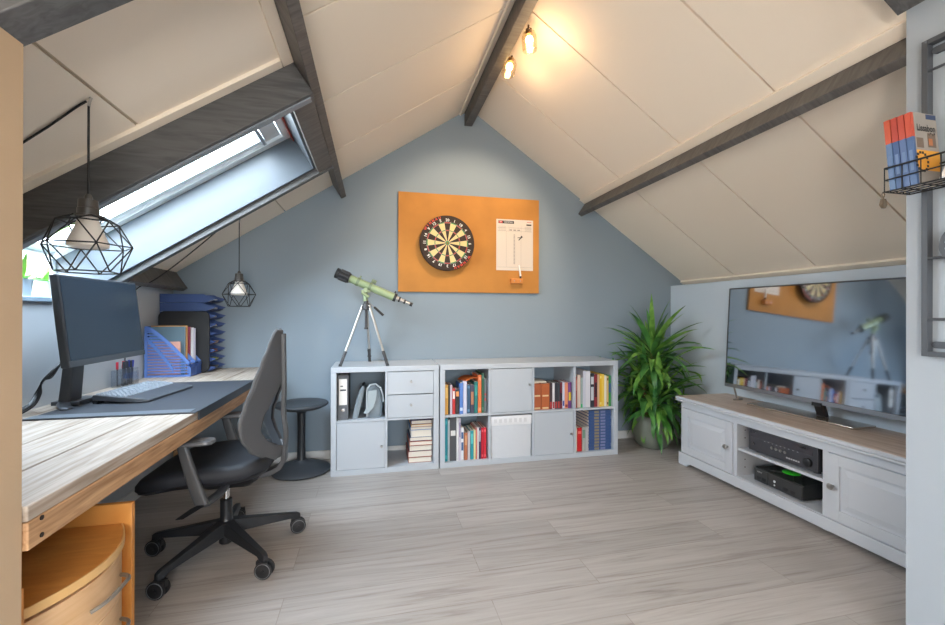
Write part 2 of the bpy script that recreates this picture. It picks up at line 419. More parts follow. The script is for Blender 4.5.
for x, y in ((-1.40,1.14),(-1.40,3.47),(-1.40,2.3)): MB().box(x+1.08, x+.06+1.08, y-2.3, y+.06-2.3, 0, DZ-.082).build('leg', M_DESKEDGE, desk, bevel=.003)
for z in (.700, .662): MB().cyl((-.7176+1.08,1.14-2.3,z-.006),(-.7155+1.08,1.14-2.3,z-.006),.0055,n=10).build('screw', M_SCREW, desk)

# ------------------------------------------------------------------ drawer pedestal under the desk
M_BEECH = wood('orange_beech_veneer', (204,134,62), (218,150,76), (3,16,3), 2.5, .42, bump=.03, big=.08)
M_BEECHF = wood('pale_beech_front', (216,172,124), (230,190,146), (2,1.5,16), 2.5, .4, bump=.03, big=.08)
M_PALEDGE = plain('pale_beech_edge', (226,182,120), .45)
ped = thing('drawer_pedestal', 'orange beech drawer pedestal with bowed front and curved metal handles under the desk end', 'drawer unit', (-1.015,1.395,0))
Y0, Y1, XF, XB = -.225, .215, .235, -.30          # local; front faces +x
for y0, y1 in ((Y0-.02,Y0),(Y1,Y1+.02)):
    MB().box(XB, XF+.012, y0, y1, .0, .528).build('side_panel', M_BEECH, ped, bevel=.002)
MB().box(XB, XB+.018, Y0+.0005, Y1-.0005, .02, .528).build('back_panel', M_BEECH, ped)
def bow(y, k=.075): return XF + k*(1-((y-(Y0+Y1)/2)/((Y1-Y0)/2))**2) - .012
def bowpoly(xb, dx=0, nn=18):
    p = [(bow(Y0 + (Y1-Y0)*i/nn)+dx, Y0+.001 + (Y1-Y0-.002)*i/nn) for i in range(nn+1)]
    return [(xb, Y0+.001)] + p + [(xb, Y1-.001)]
MB().prism(bowpoly(XB+.02,-.004), 'z', .444, .466).build('top_board', M_BEECH, ped, bevel=.002)
_r = [(bow(Y0 + (Y1-Y0)*i/18)-.0038, Y0+.002 + (Y1-Y0-.004)*i/18) for i in range(19)]
MB().prism(_r + [(x+.004, y) for x, y in reversed(_r)], 'z', .443, .4665).build('edge_band', M_PALEDGE, ped)
for z0, z1 in ((.305,.430),(.17,.302),(.03,.167)):
    p = bowpoly(XB+.03, -.006)
    nn = 18
    ring = [(bow(Y0 + (Y1-Y0)*i/nn)-.008, Y0+.003 + (Y1-Y0-.006)*i/nn) for i in range(nn+1)]
    poly = ring + [(x-.02, y) for x, y in reversed(ring)]
    d = MB().prism(poly, 'z', z0, z1).build('drawer', M_BEECHF, ped, bevel=.002)
    zc = (z0+z1)/2 - .0
    pts = [(bow(y)+.004+.026*(1-(abs(y+.005)/.085)**4), y, zc + .014*(1-(y/.085)**2)) for y in [-.085+.17*i/12 for i in range(13)]]
    MB().tube(pts, .0055, 8).build('handle', M_STEEL, d)
MB().box(XB+.03, XF-.03, Y0+.001, Y1-.001, .0, .028).build('plinth', M_BEECH, ped)

# ------------------------------------------------------------------ things on the desk
dm = thing('desk_mat', 'dark grey desk blotter with a lip folded over the desk front edge', 'desk mat', (-1.0,2.4,DZ))
M_MAT = plain('slate_blotter', (58,62,69), .55, bump=.05, bscale=400)
MB().box(-1.30+1.0, -.713+1.0, 1.965-2.4, 2.84-2.4, .0005, .005).build('pad', M_MAT, dm, bevel=.001)
MB().box(-.7155+1.0, -.7095+1.0, 2.0-2.4, 2.84-2.4, -.034, .0045).build('front_lip', plain('dark_blotter_edge', (52,58,66), .5), dm)
MB().box(-1.30+1.0, -.735+1.0, 1.967-2.4, 2.03-2.4, .0052, .0072).build('edge_strip', plain('pale_grey_strip', (104,112,120), .4), dm)

# monitor: screen faces +x, leaning back
mon = thing('monitor', 'black flat computer monitor on a wide metal foot at the back of the desk', 'monitor', (-1.25,2.31,DZ+.0055))
T = Matrix.Translation((.068,0,.187)) @ Matrix.Rotation(R(-6.5),4,'Y')
m = MB().xf(T); m.box(-.03, 0, -.288, .288, 0, .377); m.build('casing', plain('dark_grey_casing', (58,61,66), .45), mon, bevel=.004)
m = MB().xf(T); m.box(-.0005, .0015, -.276, .276, .026, .368)
M_SCREEN = plain('monitor_glass', (38,52,66), .22, spec=.8)
m.build('screen', M_SCREEN, mon)
m = MB().xf(T); m.box(-.0005, .003, -.288, .288, 0, .024); m.build('lower_bezel', plain('grey_bezel', (86,90,94), .4, metal=.3), mon, bevel=.001)
m = MB().xf(T); m.loft([[(-.0302,-.2,.06),(-.0302,.2,.06),(-.0302,.2,.3),(-.0302,-.2,.3)],[(-.062,-.12,.1),(-.062,.12,.1),(-.062,.12,.26),(-.062,-.12,.26)]]); m.build('rear_housing', M_BLACK, mon, bevel=.004)
m = MB().loft([rrect(-.062,-.06,.045,.085,.008,.02), rrect(-.045,-.06,.04,.08,.008,.22), rrect(-.04,-.06,.03,.08,.008,.34)]); m.build('stand_column', M_DGREY, mon)
m = MB()
for s in (-1, 1):
    m.loft([[(-.10,s*.00-.03,.006),(-.10,s*.06-.03,.006),(-.085,s*.065-.03,.022),(-.085,s*.0-.03,.022)],
            [(-.002,s*.10-.05,.003),(-.016,s*.15-.05,.003),(-.016,s*.145-.05,.011),(-.002,s*.105-.05,.011)],
            [(.012,s*.11-.05,.001),(.008,s*.145-.05,.001),(.006,s*.14-.05,.008),(.010,s*.115-.05,.008)]])
m.prism([(-.11,-.1),(-.005,-.1),(-.005,.04),(-.11,.04)], 'z', .003, .02)
m.build('stand_foot', plain('gunmetal_foot', (96,100,106), .35, metal=.5), mon, bevel=.002)
cb = MB()
for k in range(4):
    o = .012*k
    cb.tube(smooth_path([(-1.30-.012*k,2.23+.01*k,.96),(-1.315-.012*k,2.16+.016*k,.91-o),(-1.335-.01*k,2.12+.02*k,.86),(-1.345-.014*k,2.13+.014*k,.81),(-1.34-.014*k,2.08+.012*k,.768),(-1.365-.01*k,2.01-.01*k,.742+.001*k),(-1.39-.006*k,1.9-.03*k,.741+.001*k)]), .0038, 6)
tag(cb.build('monitor_cable', M_BLACK), 'bundle of black cables hanging behind the monitor down to the desk', 'cable')

# keyboard: ergonomic, with palm rest, long side along y
kb = thing('keyboard', 'grey computer keyboard with pale keys lying on the desk blotter', 'keyboard', (-1.095,2.435,DZ+.008), R(-6))
KX0, KX1, KY = -.118, .118, .218
kz = lambda x: .016 + (KX1-x)*.085
body = MB().loft([[(KX0,-KY+.02,0.012),(KX0,KY-.02,0.012),(KX0+.01,KY-.015,kz(KX0)),(KX0+.01,-KY+.015,kz(KX0))],
                  [(KX0+.145,-KY,0.004),(KX0+.145,KY,0.004),(KX0+.145,KY-.003,kz(KX0+.145)),(KX0+.145,-KY+.003,kz(KX0+.145))],
                  [(KX1-.03,-KY+.006,0),(KX1-.03,KY-.006,0),(KX1-.03,KY-.012,kz(KX1-.03)-.002),(KX1-.03,-KY+.012,kz(KX1-.03)-.002)],
                  [(KX1,-KY+.03,0),(KX1,KY-.03,0),(KX1,KY-.034,.008),(KX1,-KY+.034,.008)]])
body.build('body', plain('slate_keyboard', (74,78,84), .45), kb, bevel=.002)
km = MB()
for r in range(6):
    xx = KX0 + .016 + r*.0215
    nk = 16
    y = -KY + .022
    while y < KY - .03:
        wk = .019 if (r < 5 or abs(y) > .09) else .045
        if random.random() < .12: wk = .03
        if y + wk > KY - .02: break
        zb = kz(xx+.01)
        km.hexa([(xx,y,kz(xx)),(xx+.017,y,kz(xx+.017)),(xx+.017,y+wk,kz(xx+.017)),(xx,y+wk,kz(xx)),
                 (xx+.002,y+.002,kz(xx)+.006),(xx+.014,y+.002,kz(xx+.014)+.005),(xx+.014,y+wk-.002,kz(xx+.014)+.005),(xx+.002,y+wk-.002,kz(xx)+.006)])
        y += wk + .006
km.build('key_block', plain('pale_key_cap', (146,153,161), .5), kb)
for y in (-.19, .19): MB().box(KX0+.015, KX0+.035, y-.02, y+.02, -.0025, .012).build('foot', M_BLACK, kb)

# pen holder of clear acrylic with pens
M_ACRYL = glass('clear_acrylic', .1, (.93,.95,.97,1))
ph = thing('pen_holder', 'clear acrylic pen box against the wall behind the keyboard', 'pen holder', (-1.37,2.80,DZ))
m = MB(); W_, D_, H_ = .055, .16, .095
m.box(-.03,.03,-D_/2,D_/2,0,.003).box(-.03,-.028,-D_/2,D_/2,.003,H_).box(.028,.03,-D_/2,D_/2,.003,H_*.8)
for y in (-D_/2, -D_/6, D_/6, D_/2-.002): m.box(-.028,.028,y,y+.002,.003,H_)
m.build('box', M_ACRYL, ph)
pens = [(-.055,(200,40,60)),(-.04,(40,42,50)),(-.012,(206,30,50)),(.004,(44,48,60)),(.016,(60,62,70)),(.045,(52,64,150)),(.06,(40,54,140)),(.035,(36,38,46))]
nm = {0:'red capped pen in the left compartment of the acrylic box',1:'black pen leaning in the left compartment of the acrylic box',2:'thick red pen standing in the middle of the acrylic box',3:'dark pen beside the thick red pen in the acrylic box',4:'dark grey pen at the right of the middle compartment in the acrylic box',5:'blue capped pen in the right compartment of the acrylic box',6:'blue capped marker at the far right end of the acrylic box',7:'black pen leaning in the right compartment of the acrylic box'}
for i, (y, cc) in enumerate(pens):
    x = -.015 + .028*(i % 2); lean = .018*((i % 3)-1)
    lean = max(-.006, min(.006, lean))
    o = MB().mat(1).cyl((0,0,.0),(.002,lean,.095),.004,n=8).mat(0).cyl((.002,lean,.0955),(.003,lean*1.4,.135),.0062,n=8).build('pen', [col(cc), col((70,72,80))], None, loc=(-1.37+x*.7,2.80+y,DZ+.0045))
    tag(o, nm[i], 'pen', 'pens in the acrylic box')

# blue magazine files
M_BLUE = plain('blue_plastic', (92,122,184), .4)
M_BLUED = plain('dark_blue_plastic', (58,88,160), .4)
def magazine_file(label, loc):
    t = thing('magazine_file', label, 'magazine file', loc, 0, 'blue magazine files on the desk')
    Lx, H, Wy = .262, .325, .084       # x from back (0) to front (Lx)
    top = lambda x: H if x < .02 else (.085 + (H-.085)*(1-((x-.02)/(Lx-.02))**1.25))
    for y in (0, Wy-.003):
        m = MB()
        m.box(0,.016,y,y+.003,0,H).box(.016,Lx,y,y+.003,0,.014).box(Lx-.012,Lx,y,y+.003,.014,.085)
        N = 14
        for i in range(N):
            xa, xb = .012+(Lx-.012)*i/N, .012+(Lx-.012)*(i+1)/N
            m.hexa([(xa,y,top(xa)-.028),(xb,y,top(xb)-.028),(xb,y+.003,top(xb)-.028),(xa,y+.003,top(xa)-.028),(xa,y,top(xa)),(xb,y,top(xb)),(xb,y+.003,top(xb)),(xa,y+.003,top(xa))])
        arc = lambda x: .01 + .25*max(0,(1-(x/.175)))**.8
        for i in range(10):
            xa, xb = .012+.15*i/10, .012+.15*(i+1)/10
            m.hexa([(xa,y,arc(xa)-.014),(xb,y,arc(xb)-.014),(xb,y+.003,arc(xb)-.014),(xa,y+.003,arc(xa)-.014),(xa,y,arc(xa)+.014),(xb,y,arc(xb)+.014),(xb,y+.003,arc(xb)+.014),(xa,y+.003,arc(xa)+.014)])
        z = .024
        while z < H-.03:
            xe = .012
            while xe < Lx-.006 and top(xe+.004)-.014 > z: xe += .004
            m.box(.014, xe, y+.0004, y+.0026, z, z+.0105); z += .0185
        m.build('side_grille', M_BLUE, t)
    MB().box(0,.003,.003,Wy-.003,0,H).build('back_panel', M_BLUED, t)
    MB().box(0.003,Lx-.003,.003,Wy-.003,0,.003).build('base', M_BLUED, t)
    m = MB(); m.box(Lx-.003,Lx,.003,Wy-.003,0,.075); m.box(Lx,Lx+.004,.004,Wy-.004,.06,.078); m.build('front_panel', M_BLUED, t, bevel=.001)
    return t
magazine_file('blue slatted magazine file nearest the monitor, holding a grey folder', (-1.415,3.105,DZ))
magazine_file('blue magazine file behind the front one, holding white magazines', (-1.415,3.192,DZ))
def slab(name, label, cat, x0,x1,y0,y1,z0,z1, mc, group=None, pages=True):
    """a booklet: cover colour outside, paper inside"""
    m = MB()
    th = .0014
    m.mat(0).box(x0,x1,y0,y0+th,z0,z1).box(x0,x1,y1-th,y1,z0,z1).box(x0,x0+th,y0+th,y1-th,z0,z1)
    m.mat(1).box(x0+th,x1-.002,y0+th,y1-th,z0+.001,z1-.001)
    return tag(m.build(name, [mc, M_PAPER], smooth=0), label, cat, group)
z = DZ+.0035
slab('folder', 'grey card folder standing tall in the front blue magazine file', 'folder', -1.408,-1.205,3.150,3.164,z,z+.318, col((92,112,122)), 'papers in the blue files')
slab('folder', 'pale red folder standing low in the front blue magazine file', 'folder', -1.408,-1.22,3.118,3.132,z,z+.222, col((206,150,132)), 'papers in the blue files')
slab('folder', 'orange folder edge standing behind the grey folder in the blue file', 'folder', -1.408,-1.20,3.170,3.180,z,z+.324, col((206,150,84)), 'papers in the blue files')
slab('magazine', 'white magazine with a dark red spine in the back blue file', 'magazine', -1.408,-1.195,3.205,3.217,z,z+.315, col((150,60,80)), 'papers in the blue files')
slab('magazine', 'white magazine with pale cover in the middle of the back blue file', 'magazine', -1.408,-1.185,3.222,3.235,z,z+.31, col((228,226,226)), 'papers in the blue files')
slab('magazine', 'white magazine with lilac cover at the rear of the back blue file', 'magazine', -1.408,-1.18,3.242,3.257,z,z+.305, col((206,200,216)), 'papers in the blue files')

# black rounded board between files and trays
m = MB().loft([[(p[0],3.283,p[1]) for p in [(q[0],q[1]) for q in rrect(-1.262,DZ+.212,.31,.424,.04,0)]],[(p[0],3.297,p[1]) for p in rrect(-1.262,DZ+.212,.31,.424,.04,0)]])
tag(m.build('board', plain('black_board', (38,37,38), .5), bevel=.003), 'black board with rounded corners standing upright between blue files and letter trays', 'board')

# nine blue letter trays with papers
M_TRAY = plain('navy_tray_plastic', (70,92,144), .38)
M_TRAYIN = plain('deep_navy_plastic', (44,62,112), .45)
def tray(label, loc):
    t = thing('letter_tray', label, 'letter tray', loc, 0, 'stack of nine blue letter trays')
    Lx, W, H = .30, .205, .0585
    prof = [(0,0),(Lx-.02,0),(Lx+.035,.022),(Lx+.048,.03),(Lx-.012,.048),(Lx-.03,H),(0,H)]
    for y in (0, W-.003): MB().prism([(a,b) for a, b in prof], 'y', y, y+.003).build('side_wall', M_TRAY, t)
    MB().box(0,.003,.003,W-.003,0,H).build('back_wall', M_TRAY, t)
    m = MB().box(.003,Lx-.02,.003,W-.003,0,.003)
    m.loft([[(Lx-.02,.003,0),(Lx-.02,W-.003,0),(Lx-.02,W-.003,.003),(Lx-.02,.003,.003)],[(Lx+.01,.003,.005),(Lx+.01,W-.003,.005),(Lx+.01,W-.003,.008),(Lx+.01,.003,.008)],[(Lx+.028,.003,.013),(Lx+.028,W-.003,.013),(Lx+.028,W-.003,.016),(Lx+.028,.003,.016)]])
    m.build('floor', M_TRAYIN, t)
    return t
ordn = ['lowest','second from the bottom','third from the bottom','fourth from the bottom','middle','fourth from the top','third from the top','second from the top','topmost']
lab = lambda k: 'navy letter tray, %s of the stack of nine' % ordn[k]
t0 = tray(lab(0), (-1.425,3.325,DZ+.0005))
for k in range(1, 9): dup(t0, (-1.425,3.325,DZ+.0005+k*.0604), label=lab(k))
cols = {0:(150,150,148),1:(190,196,120),2:(214,150,120),3:(196,170,150),5:(232,232,230),6:(224,220,214),7:(238,238,238),8:(244,244,244)}
names = {0:'grey paper pile in the lowest navy letter tray',1:'yellow green paper pile in the second lowest navy tray',2:'orange tinted paper pile in the third lowest navy tray',3:'beige paper pile in the fourth lowest navy tray',5:'white paper pile in the fourth navy tray from the top',6:'off white paper pile in the third navy tray from the top',7:'white paper pile in the second navy tray from the top',8:'white paper pile in the topmost navy letter tray'}
for k, cc in cols.items():
    zz = DZ+.0005+k*.0604+.0035
    m = MB()
    for i in range(4):
        dx = random.uniform(-.01,.01); dy = random.uniform(-.004,.004)
        m.box(-1.405+dx, -1.128+dx, 3.336+dy, 3.518+dy, zz+i*.006, zz+i*.006+.0056)
    tag(m.build('paper_pile', [col(cc,.8)], smooth=0), names[k], 'papers', 'papers in the letter trays')

# cable of the far lamp and of the near lamp
tag(MB().tube(smooth_path([(-.955,3.165,1.738),(-1.0,3.12,1.69),(-1.10,3.07,1.57),(-1.22,3.03,1.44),(-1.32,3.0,1.345),(-1.385,2.96,1.295),(-1.41,2.93,1.22),(-1.418,2.91,1.05),(-1.42,2.9,.9),(-1.42,2.9,.745)]), .0035, 6).build('lamp_cable', M_BLACKM), 'thin black cable running from the far pendant lamp down the left wall', 'cable')
tag(MB().tube([(-.862,1.546,1.797),(-.88,1.549,1.786),(-.90,1.553,1.772),(-.98,1.575,1.718),(-1.1,1.605,1.642),(-1.3,1.65,1.51),(-1.405,1.68,1.44)], .0035, 6).build('lamp_cable', M_BLACKM), 'thin black cable running along the roof panel from the near pendant lamp', 'cable')

# pendant lamps
def pendant(label, loc, cord_top, sc, zs=1):
    t = thing('pendant_lamp', label, 'pendant lamp', loc, 0, 'wire cage pendant lamps over the desk')
    # local z=0 at the cage bottom
    rings = [(.04*sc,.170*zs,0),(.074*sc,.152*zs,30),(.112*sc,.080*zs,0),(.078*sc,.0,30)]
    P = [[(r*math.cos(R(60*k+o+8)), r*math.sin(R(60*k+o+8)), z) for k in range(6)] for r, z, o in rings]
    m = MB()
    def e(a, b): m.cyl(a, b, .0021, n=6)
    for L_ in (P[0], P[1], P[2], P[3]):
        for k in range(6): e(L_[k], L_[(k+1)%6])
    for A, B, o in ((P[0],P[1],0),(P[1],P[2],1),(P[2],P[3],0)):
        for k in range(6):
            if o == 0: e(A[k],B[k]); e(A[k],B[(k-1)%6])
            else: e(A[k],B[k]); e(A[k],B[(k+1)%6])
    m.build('cage', M_BLACKM, t, smooth=60)
    MB().lathe([(.006,.238*zs),(.010,.23*zs),(.010,.222*zs),(.024,.219*zs),(.025,.195*zs),(.027,.193*zs),(.027,.166*zs),(.041*sc,.166*zs),(.041*sc,.172*zs),(.027,.175*zs)], n=24).build('socket', plain('smoky_socket', (72,68,64), .4), t)
    MB().lathe([(.016,.19*zs),(.024,.166*zs),(.03,.142*zs),(.044,.105*zs),(.05,.09*zs),(.05,.078*zs),(.043,.074*zs),(.0,.073*zs)], n=24).build('bulb', plain('white_reflector_bulb', (236,228,218), .35), t)
    MB().tube([(0,0,.236*zs),(0,0,cord_top-.01-loc[2])], .0032, 6).build('cord', M_BLACKM, t)
    MB().tube([(0,0,cord_top-.012-loc[2]),(0.0,0.004,cord_top+.002-loc[2]),(0.004,0.004,cord_top+.018-loc[2])], .004, 6).build('hook', M_STEEL, t)
    return t
pendant('black wire cage pendant lamp nearest the camera, over the monitor', (-.851,1.537,1.272), 1.79, 1.0)
pendant('black wire cage pendant lamp at the far end, over the letter trays', (-.886,3.163,1.192), 1.765, .90, 1.0)

# ================================================================== plants on the sill
M_LEAFY = leafmat('fresh_green_leaf', (96,150,60), (150,196,84))
def sill_plant(label, loc, pot_c, h, nl):
    t = thing('potted_plant', label, 'potted plant', loc, 0, 'small plants on the window sill')
    MB().lathe([(.028,0),(.036,.002),(.042,.075),(.044,.08),(.039,.08),(.036,.06),(0,.058)], n=24).build('pot', col(pot_c,.35), t)
    m = MB()
    for k in range(nl):
        a = R(360*k/nl + random.uniform(-25,25)); el = random.uniform(.5,1.3); Ln = h*random.uniform(.6,1)
        pts = []; w_ = .012
        for i in range(6):
            s = i/5; x = Ln*s*math.cos(el)*(1) ; z_ = .055 + Ln*s*math.sin(el) - .35*Ln*s*s*math.cos(el)
            ww = w_*math.sin(PI*min(.97,.12+.88*s))
            c_ = (x*math.cos(a), x*math.sin(a), z_); d_ = (-math.sin(a)*ww, math.cos(a)*ww, 0)
            pts.append([(c_[0]-d_[0],c_[1]-d_[1],z_+.003),(c_[0],c_[1],z_),(c_[0]+d_[0],c_[1]+d_[1],z_+.003)])
        m.loft(pts, cap=False, close=False)
    m.build('foliage', M_LEAFY, t, fix=False)
    return t
sill_plant('small green plant in a grey pot at the near end of the window sill', (-1.53,2.30,1.217), (150,156,160), .16, 14)
sill_plant('small green plant in a white pot on the window sill behind the monitor', (-1.55,2.47,1.217), (206,206,208), .14, 12)

# trees outside
M_TREE = leafmat('tree_leaf', (84,124,60), (140,176,92))
M_BARK = plain('bark', (96,82,68), .9)
def tree(label, loc, h, r):
    t = thing('tree', label, 'tree', loc, 0, 'trees outside the roof window')
    MB().cyl((0,0,0),(0,0,h-r),.12,.07,n=10).build('trunk', M_BARK, t)
    m = MB()
    for k in range(900):
        a = random.uniform(0,2*PI); b = math.acos(random.uniform(-1,1)); q = r*random.uniform(.55,1)*(1+.18*math.sin(3*a)+.15*math.cos(4*b))
        p = Vector((q*math.sin(b)*math.cos(a), q*math.sin(b)*math.sin(a), h-r+q*math.cos(b)))
        u = Vector((random.uniform(-1,1),random.uniform(-1,1),random.uniform(-1,1))).normalized(); v_ = u.orthogonal().normalized(); s = random.uniform(.12,.22)
        m.add([p-u*s, p+v_*s*.5, p+u*s, p-v_*s*.5], [(0,1,2,3)])
    m.build('crown', M_TREE, t, smooth=0, fix=False)
tree('leafy green tree outside the left window, nearer one', (-6.8,10.2,-3.0), 6.0, 1.5)
tree('leafy green tree outside the left window, farther back', (-9.0,15.5,-3.0), 7.6, 1.9)
# ================================================================== office chair (faces -x)
ch = thing('office_chair', 'black swivel office chair with grey plastic back and five castors at the desk', 'office chair', (-.685,2.255,0))
LEGA = [25+72*k for k in range(5)]
for a in LEGA:
    M = Matrix.Rotation(R(a),4,'Z')
    m = MB().xf(M); rings = []
    for r, w, zt, zb in ((.02,.032,.165,.105),(.10,.026,.150,.098),(.20,.021,.130,.092),(.295,.017,.112,.086),(.325,.015,.106,.066),(.34,.012,.098,.066)):
        rings.append([(r,-w,zb),(r,w,zb),(r,w*.75,zt),(r,-w*.75,zt)])
    m.loft(rings); lg = m.build('base_leg', plain('black_base', (38,39,42), .38), ch, bevel=.003)
    b = a + 60
    m = MB().xf(M @ Matrix.Translation((.33,0,0)) @ Matrix.Rotation(R(-a + (14 if a < 100 else -12) + 180*(1 if math.cos(R(a)) < 0 else 0)),4,'Z'))
    for y in (-.021, .009):
        m.loft([[(r*math.cos(2*PI*j/20), yy, .0377+r*math.sin(2*PI*j/20)) for j in range(20)] for r, yy in ((.030,y),(.0372,y+.002),(.0372,y+.010),(.030,y+.012))])
    m.cyl((0,-.024,.036),(0,.024,.036),.008,n=10); m.cyl((0,0,.05),(0,0,.085),.008,n=10)
    m.box(-.034,.012,-.0085,.0085,.045,.074); m.mat(1)
    for y in (-.0215, .0215): m.tube([(.031*math.cos(2*PI*j/24), y, .0377+.031*math.sin(2*PI*j/24)) for j in range(25)], .0016, 5)
    m.build('castor', [plain('black_castor', (34,34,36), .45), M_MGREY], lg)
MB().lathe([(.026,.055),(.03,.06),(.032,.16),(.03,.165),(.026,.18),(.026,.262),(.018,.265)], n=20).build('hub', M_BLACK, ch)
MB().lathe([(.014,.26),(.014,.345)], n=16).build('gas_lift', M_CHROME, ch)
m = MB(); m.loft([rrect(.02,0,.20,.13,.03,.335), rrect(.02,0,.27,.20,.04,.365), rrect(.0,0,.30,.24,.05,.392)])
m.build('mechanism', M_BLACK, ch, bevel=.003)
# seat: thick cushion, waterfall front (-x), on a shell
def seatring(w, d, cx, zf, n=40, tilt=0, edge=0):
    out = []
    for j in range(n):
        a = 2*PI*j/n; ca, sa = math.cos(a), math.sin(a)
        x = cx + d/2*math.copysign(abs(ca)**.55, ca); y = w/2*math.copysign(abs(sa)**.55, sa)
        k = max(0, min(1, (-x-.06)/.26)); drop = .052*k*k*edge
        up = .022*max(0,(x-.05)/.2)**1.5*edge
        out.append((x, y, zf - drop + up + .012*edge*(abs(y)/.24)**2))
    return out
m = MB().loft([seatring(.34,.38,-.03,.386,edge=1), seatring(.44,.49,-.045,.394,edge=1), seatring(.475,.525,-.05,.410,edge=1)])
m.build('seat_shell', M_SEATSHELL, ch)
m = MB().loft([seatring(.470,.520,-.05,.4095,edge=1), seatring(.488,.54,-.052,.428,edge=1), seatring(.486,.538,-.052,.448,edge=1), seatring(.46,.51,-.05,.466,edge=1), seatring(.38,.43,-.04,.472,edge=1), seatring(.2,.22,-.03,.468,edge=1), seatring(.02,.02,-.02,.466,edge=1)])
m.build('seat_cushion', M_FABRIC, ch, smooth=60)
# back shell
ZB, ZH = .455, .610
WT = [(0,.05),(.05,.12),(.12,.17),(.22,.198),(.32,.20),(.45,.182),(.6,.150),(.75,.115),(.88,.08),(.97,.055),(1,.035)]
HT = [(0,0),(.075,0),(.11,.065),(.17,.11),(.25,.128),(.34,.112),(.44,.078),(.54,.036),(.61,0),(1,0)]
XS = [(0,.255),(.15,.262),(.35,.25),(.6,.252),(1,.248)]
wt = lambda t: interp(WT, t); ht = lambda t: interp(HT, t)
def bx_(t, y): return interp(XS, t) - .135*(abs(y)/.2)**1.35 - .004
m = MB(); NT, NV = 44, 12
for s in (-1, 1):
    rows = []
    for i in range(NT+1):
        t = i/NT; h_, w_ = ht(t), wt(t)
        rows.append([(bx_(t, s*(h_+(w_-h_)*j/NV)), s*(h_+(w_-h_)*j/NV), ZB+ZH*t) for j in range(NV+1)])
    m.loft(rows, cap=False, close=False)
bk = m.build('backrest', plain('grey_back_shell', (78,79,82), .42, bump=.05, bscale=400), ch, smooth=60, solid=.014)
bm_ = bmesh.new(); bm_.from_mesh(bk.data); bmesh.ops.remove_doubles(bm_, verts=bm_.verts, dist=.0008); bmesh.ops.recalc_face_normals(bm_, faces=bm_.faces); bm_.to_mesh(bk.data); bm_.free()
m = MB()
for s in (-1, 1):
    pts = []
    for i in range(NT+1):
        t = i/NT; pts.append((bx_(t,wt(t)), s*wt(t), ZB+ZH*t))
    m.tube(pts, .0085, 6)
m.build('edge_trim', plain('dark_trim', (84,85,87), .5), bk)
m = MB()
for s in (-1, 1):
    m.tube([(bx_(t,ht(t))-.004, s*ht(t), ZB+ZH*t) for t in [.10+.5*i/20 for i in range(21)]], .006, 6)
m.build('opening_rim', M_BLACK, bk)
m = MB(); rows = []
for i in range(25):
    t = i/24*.97; x = interp(XS, t); w_ = .026 - .008*t
    rows.append([(x-.004,-w_,ZB+ZH*t),(x-.004,w_,ZB+ZH*t),(x+.014,w_*.8,ZB+ZH*t),(x+.014,-w_*.8,ZB+ZH*t)])
m.loft(rows); m.build('spine', M_DGREY, ch, bevel=.002)
m = MB(); rows = []
for x, z_, w_, h_ in ((.06,.368,.045,.014),(.14,.37,.04,.013),(.20,.378,.034,.013),(.238,.398,.03,.013),(.257,.43,.028,.012),(.262,.50,.026,.011)):
    rows.append((x, z_, w_, h_))
rr = []
for i, (x, z_, w_, h_) in enumerate(rows):
    a = [0,.05,.35,.8,1.3,1.5][i]
    dx, dz = -math.sin(a)*h_, math.cos(a)*h_
    rr.append([(x-dx,-w_,z_-dz),(x-dx,w_,z_-dz),(x+dx,w_,z_+dz),(x+dx,-w_,z_+dz)])
m.loft(rr); m.build('back_bracket', plain('graphite_bracket', (64,65,68), .35), ch, bevel=.004)
# arms
for s in (-1, 1):
    m = MB(); rr = []
    for x, z_, w_, d_ in ((-.012,.352,.026,.013),(-.028,.40,.026,.013),(-.05,.47,.024,.013),(-.07,.54,.022,.012),(-.085,.598,.02,.012)):
        rr.append(rrect(x, s*.264, w_*2, d_*2, .01, z_, 3))
    m.loft(rr); arm = m.build('arm_post', plain('dark_arm', (72,72,73), .42), ch)
    m = MB().loft([rrect(-.07,s*.245,.19,.07,.03,.596,5), rrect(-.07,s*.245,.205,.082,.035,.602,5), rrect(-.07,s*.245,.20,.078,.034,.613,5), rrect(-.07,s*.245,.17,.055,.025,.617,5)])
    m.build('arm_pad', plain('grey_arm_pad', (92,93,96), .35), arm)
    MB().tube([(-.012,s*.262,.352),(.0,s*.235,.345),(.02,s*.17,.35),(.03,s*.10,.362)], [.016,.017,.018,.018], 10).build('arm_bracket', M_DGREY, arm)
m = MB().loft([rrect(.0,-.245,.02,.012,.004,.352,3), rrect(-.03,-.275,.04,.014,.005,.340,3), rrect(-.075,-.312,.03,.012,.004,.318,3)]); m.build('lever', M_BLACK, ch)

# ================================================================== stool
st = thing('stool', 'round black stool with dished seat and domed foot between desk chair and white shelf', 'stool', (-.512,3.312,0))
M_STOOL = plain('black_soft_plastic', (58,62,67), .45, bump=.15, bscale=350)
MB().lathe([(.0,.0),(.17,.0),(.2,.006),(.204,.014),(.196,.022),(.15,.042),(.09,.062),(.05,.074),(.04,.085),(0,.085)], n=40).build('foot', M_STOOL, st)
MB().lathe([(.034,.08),(.03,.1),(.027,.2),(.028,.42),(.05,.446),(0,.446)], n=24).build('column', plain('black_column', (40,42,45), .4), st)
MB().lathe([(0,.440),(.06,.442),(.14,.458),(.178,.474),(.186,.484),(.182,.494),(.168,.498),(.12,.492),(.05,.486),(0,.485)], n=40).build('seat', M_STOOL, st)

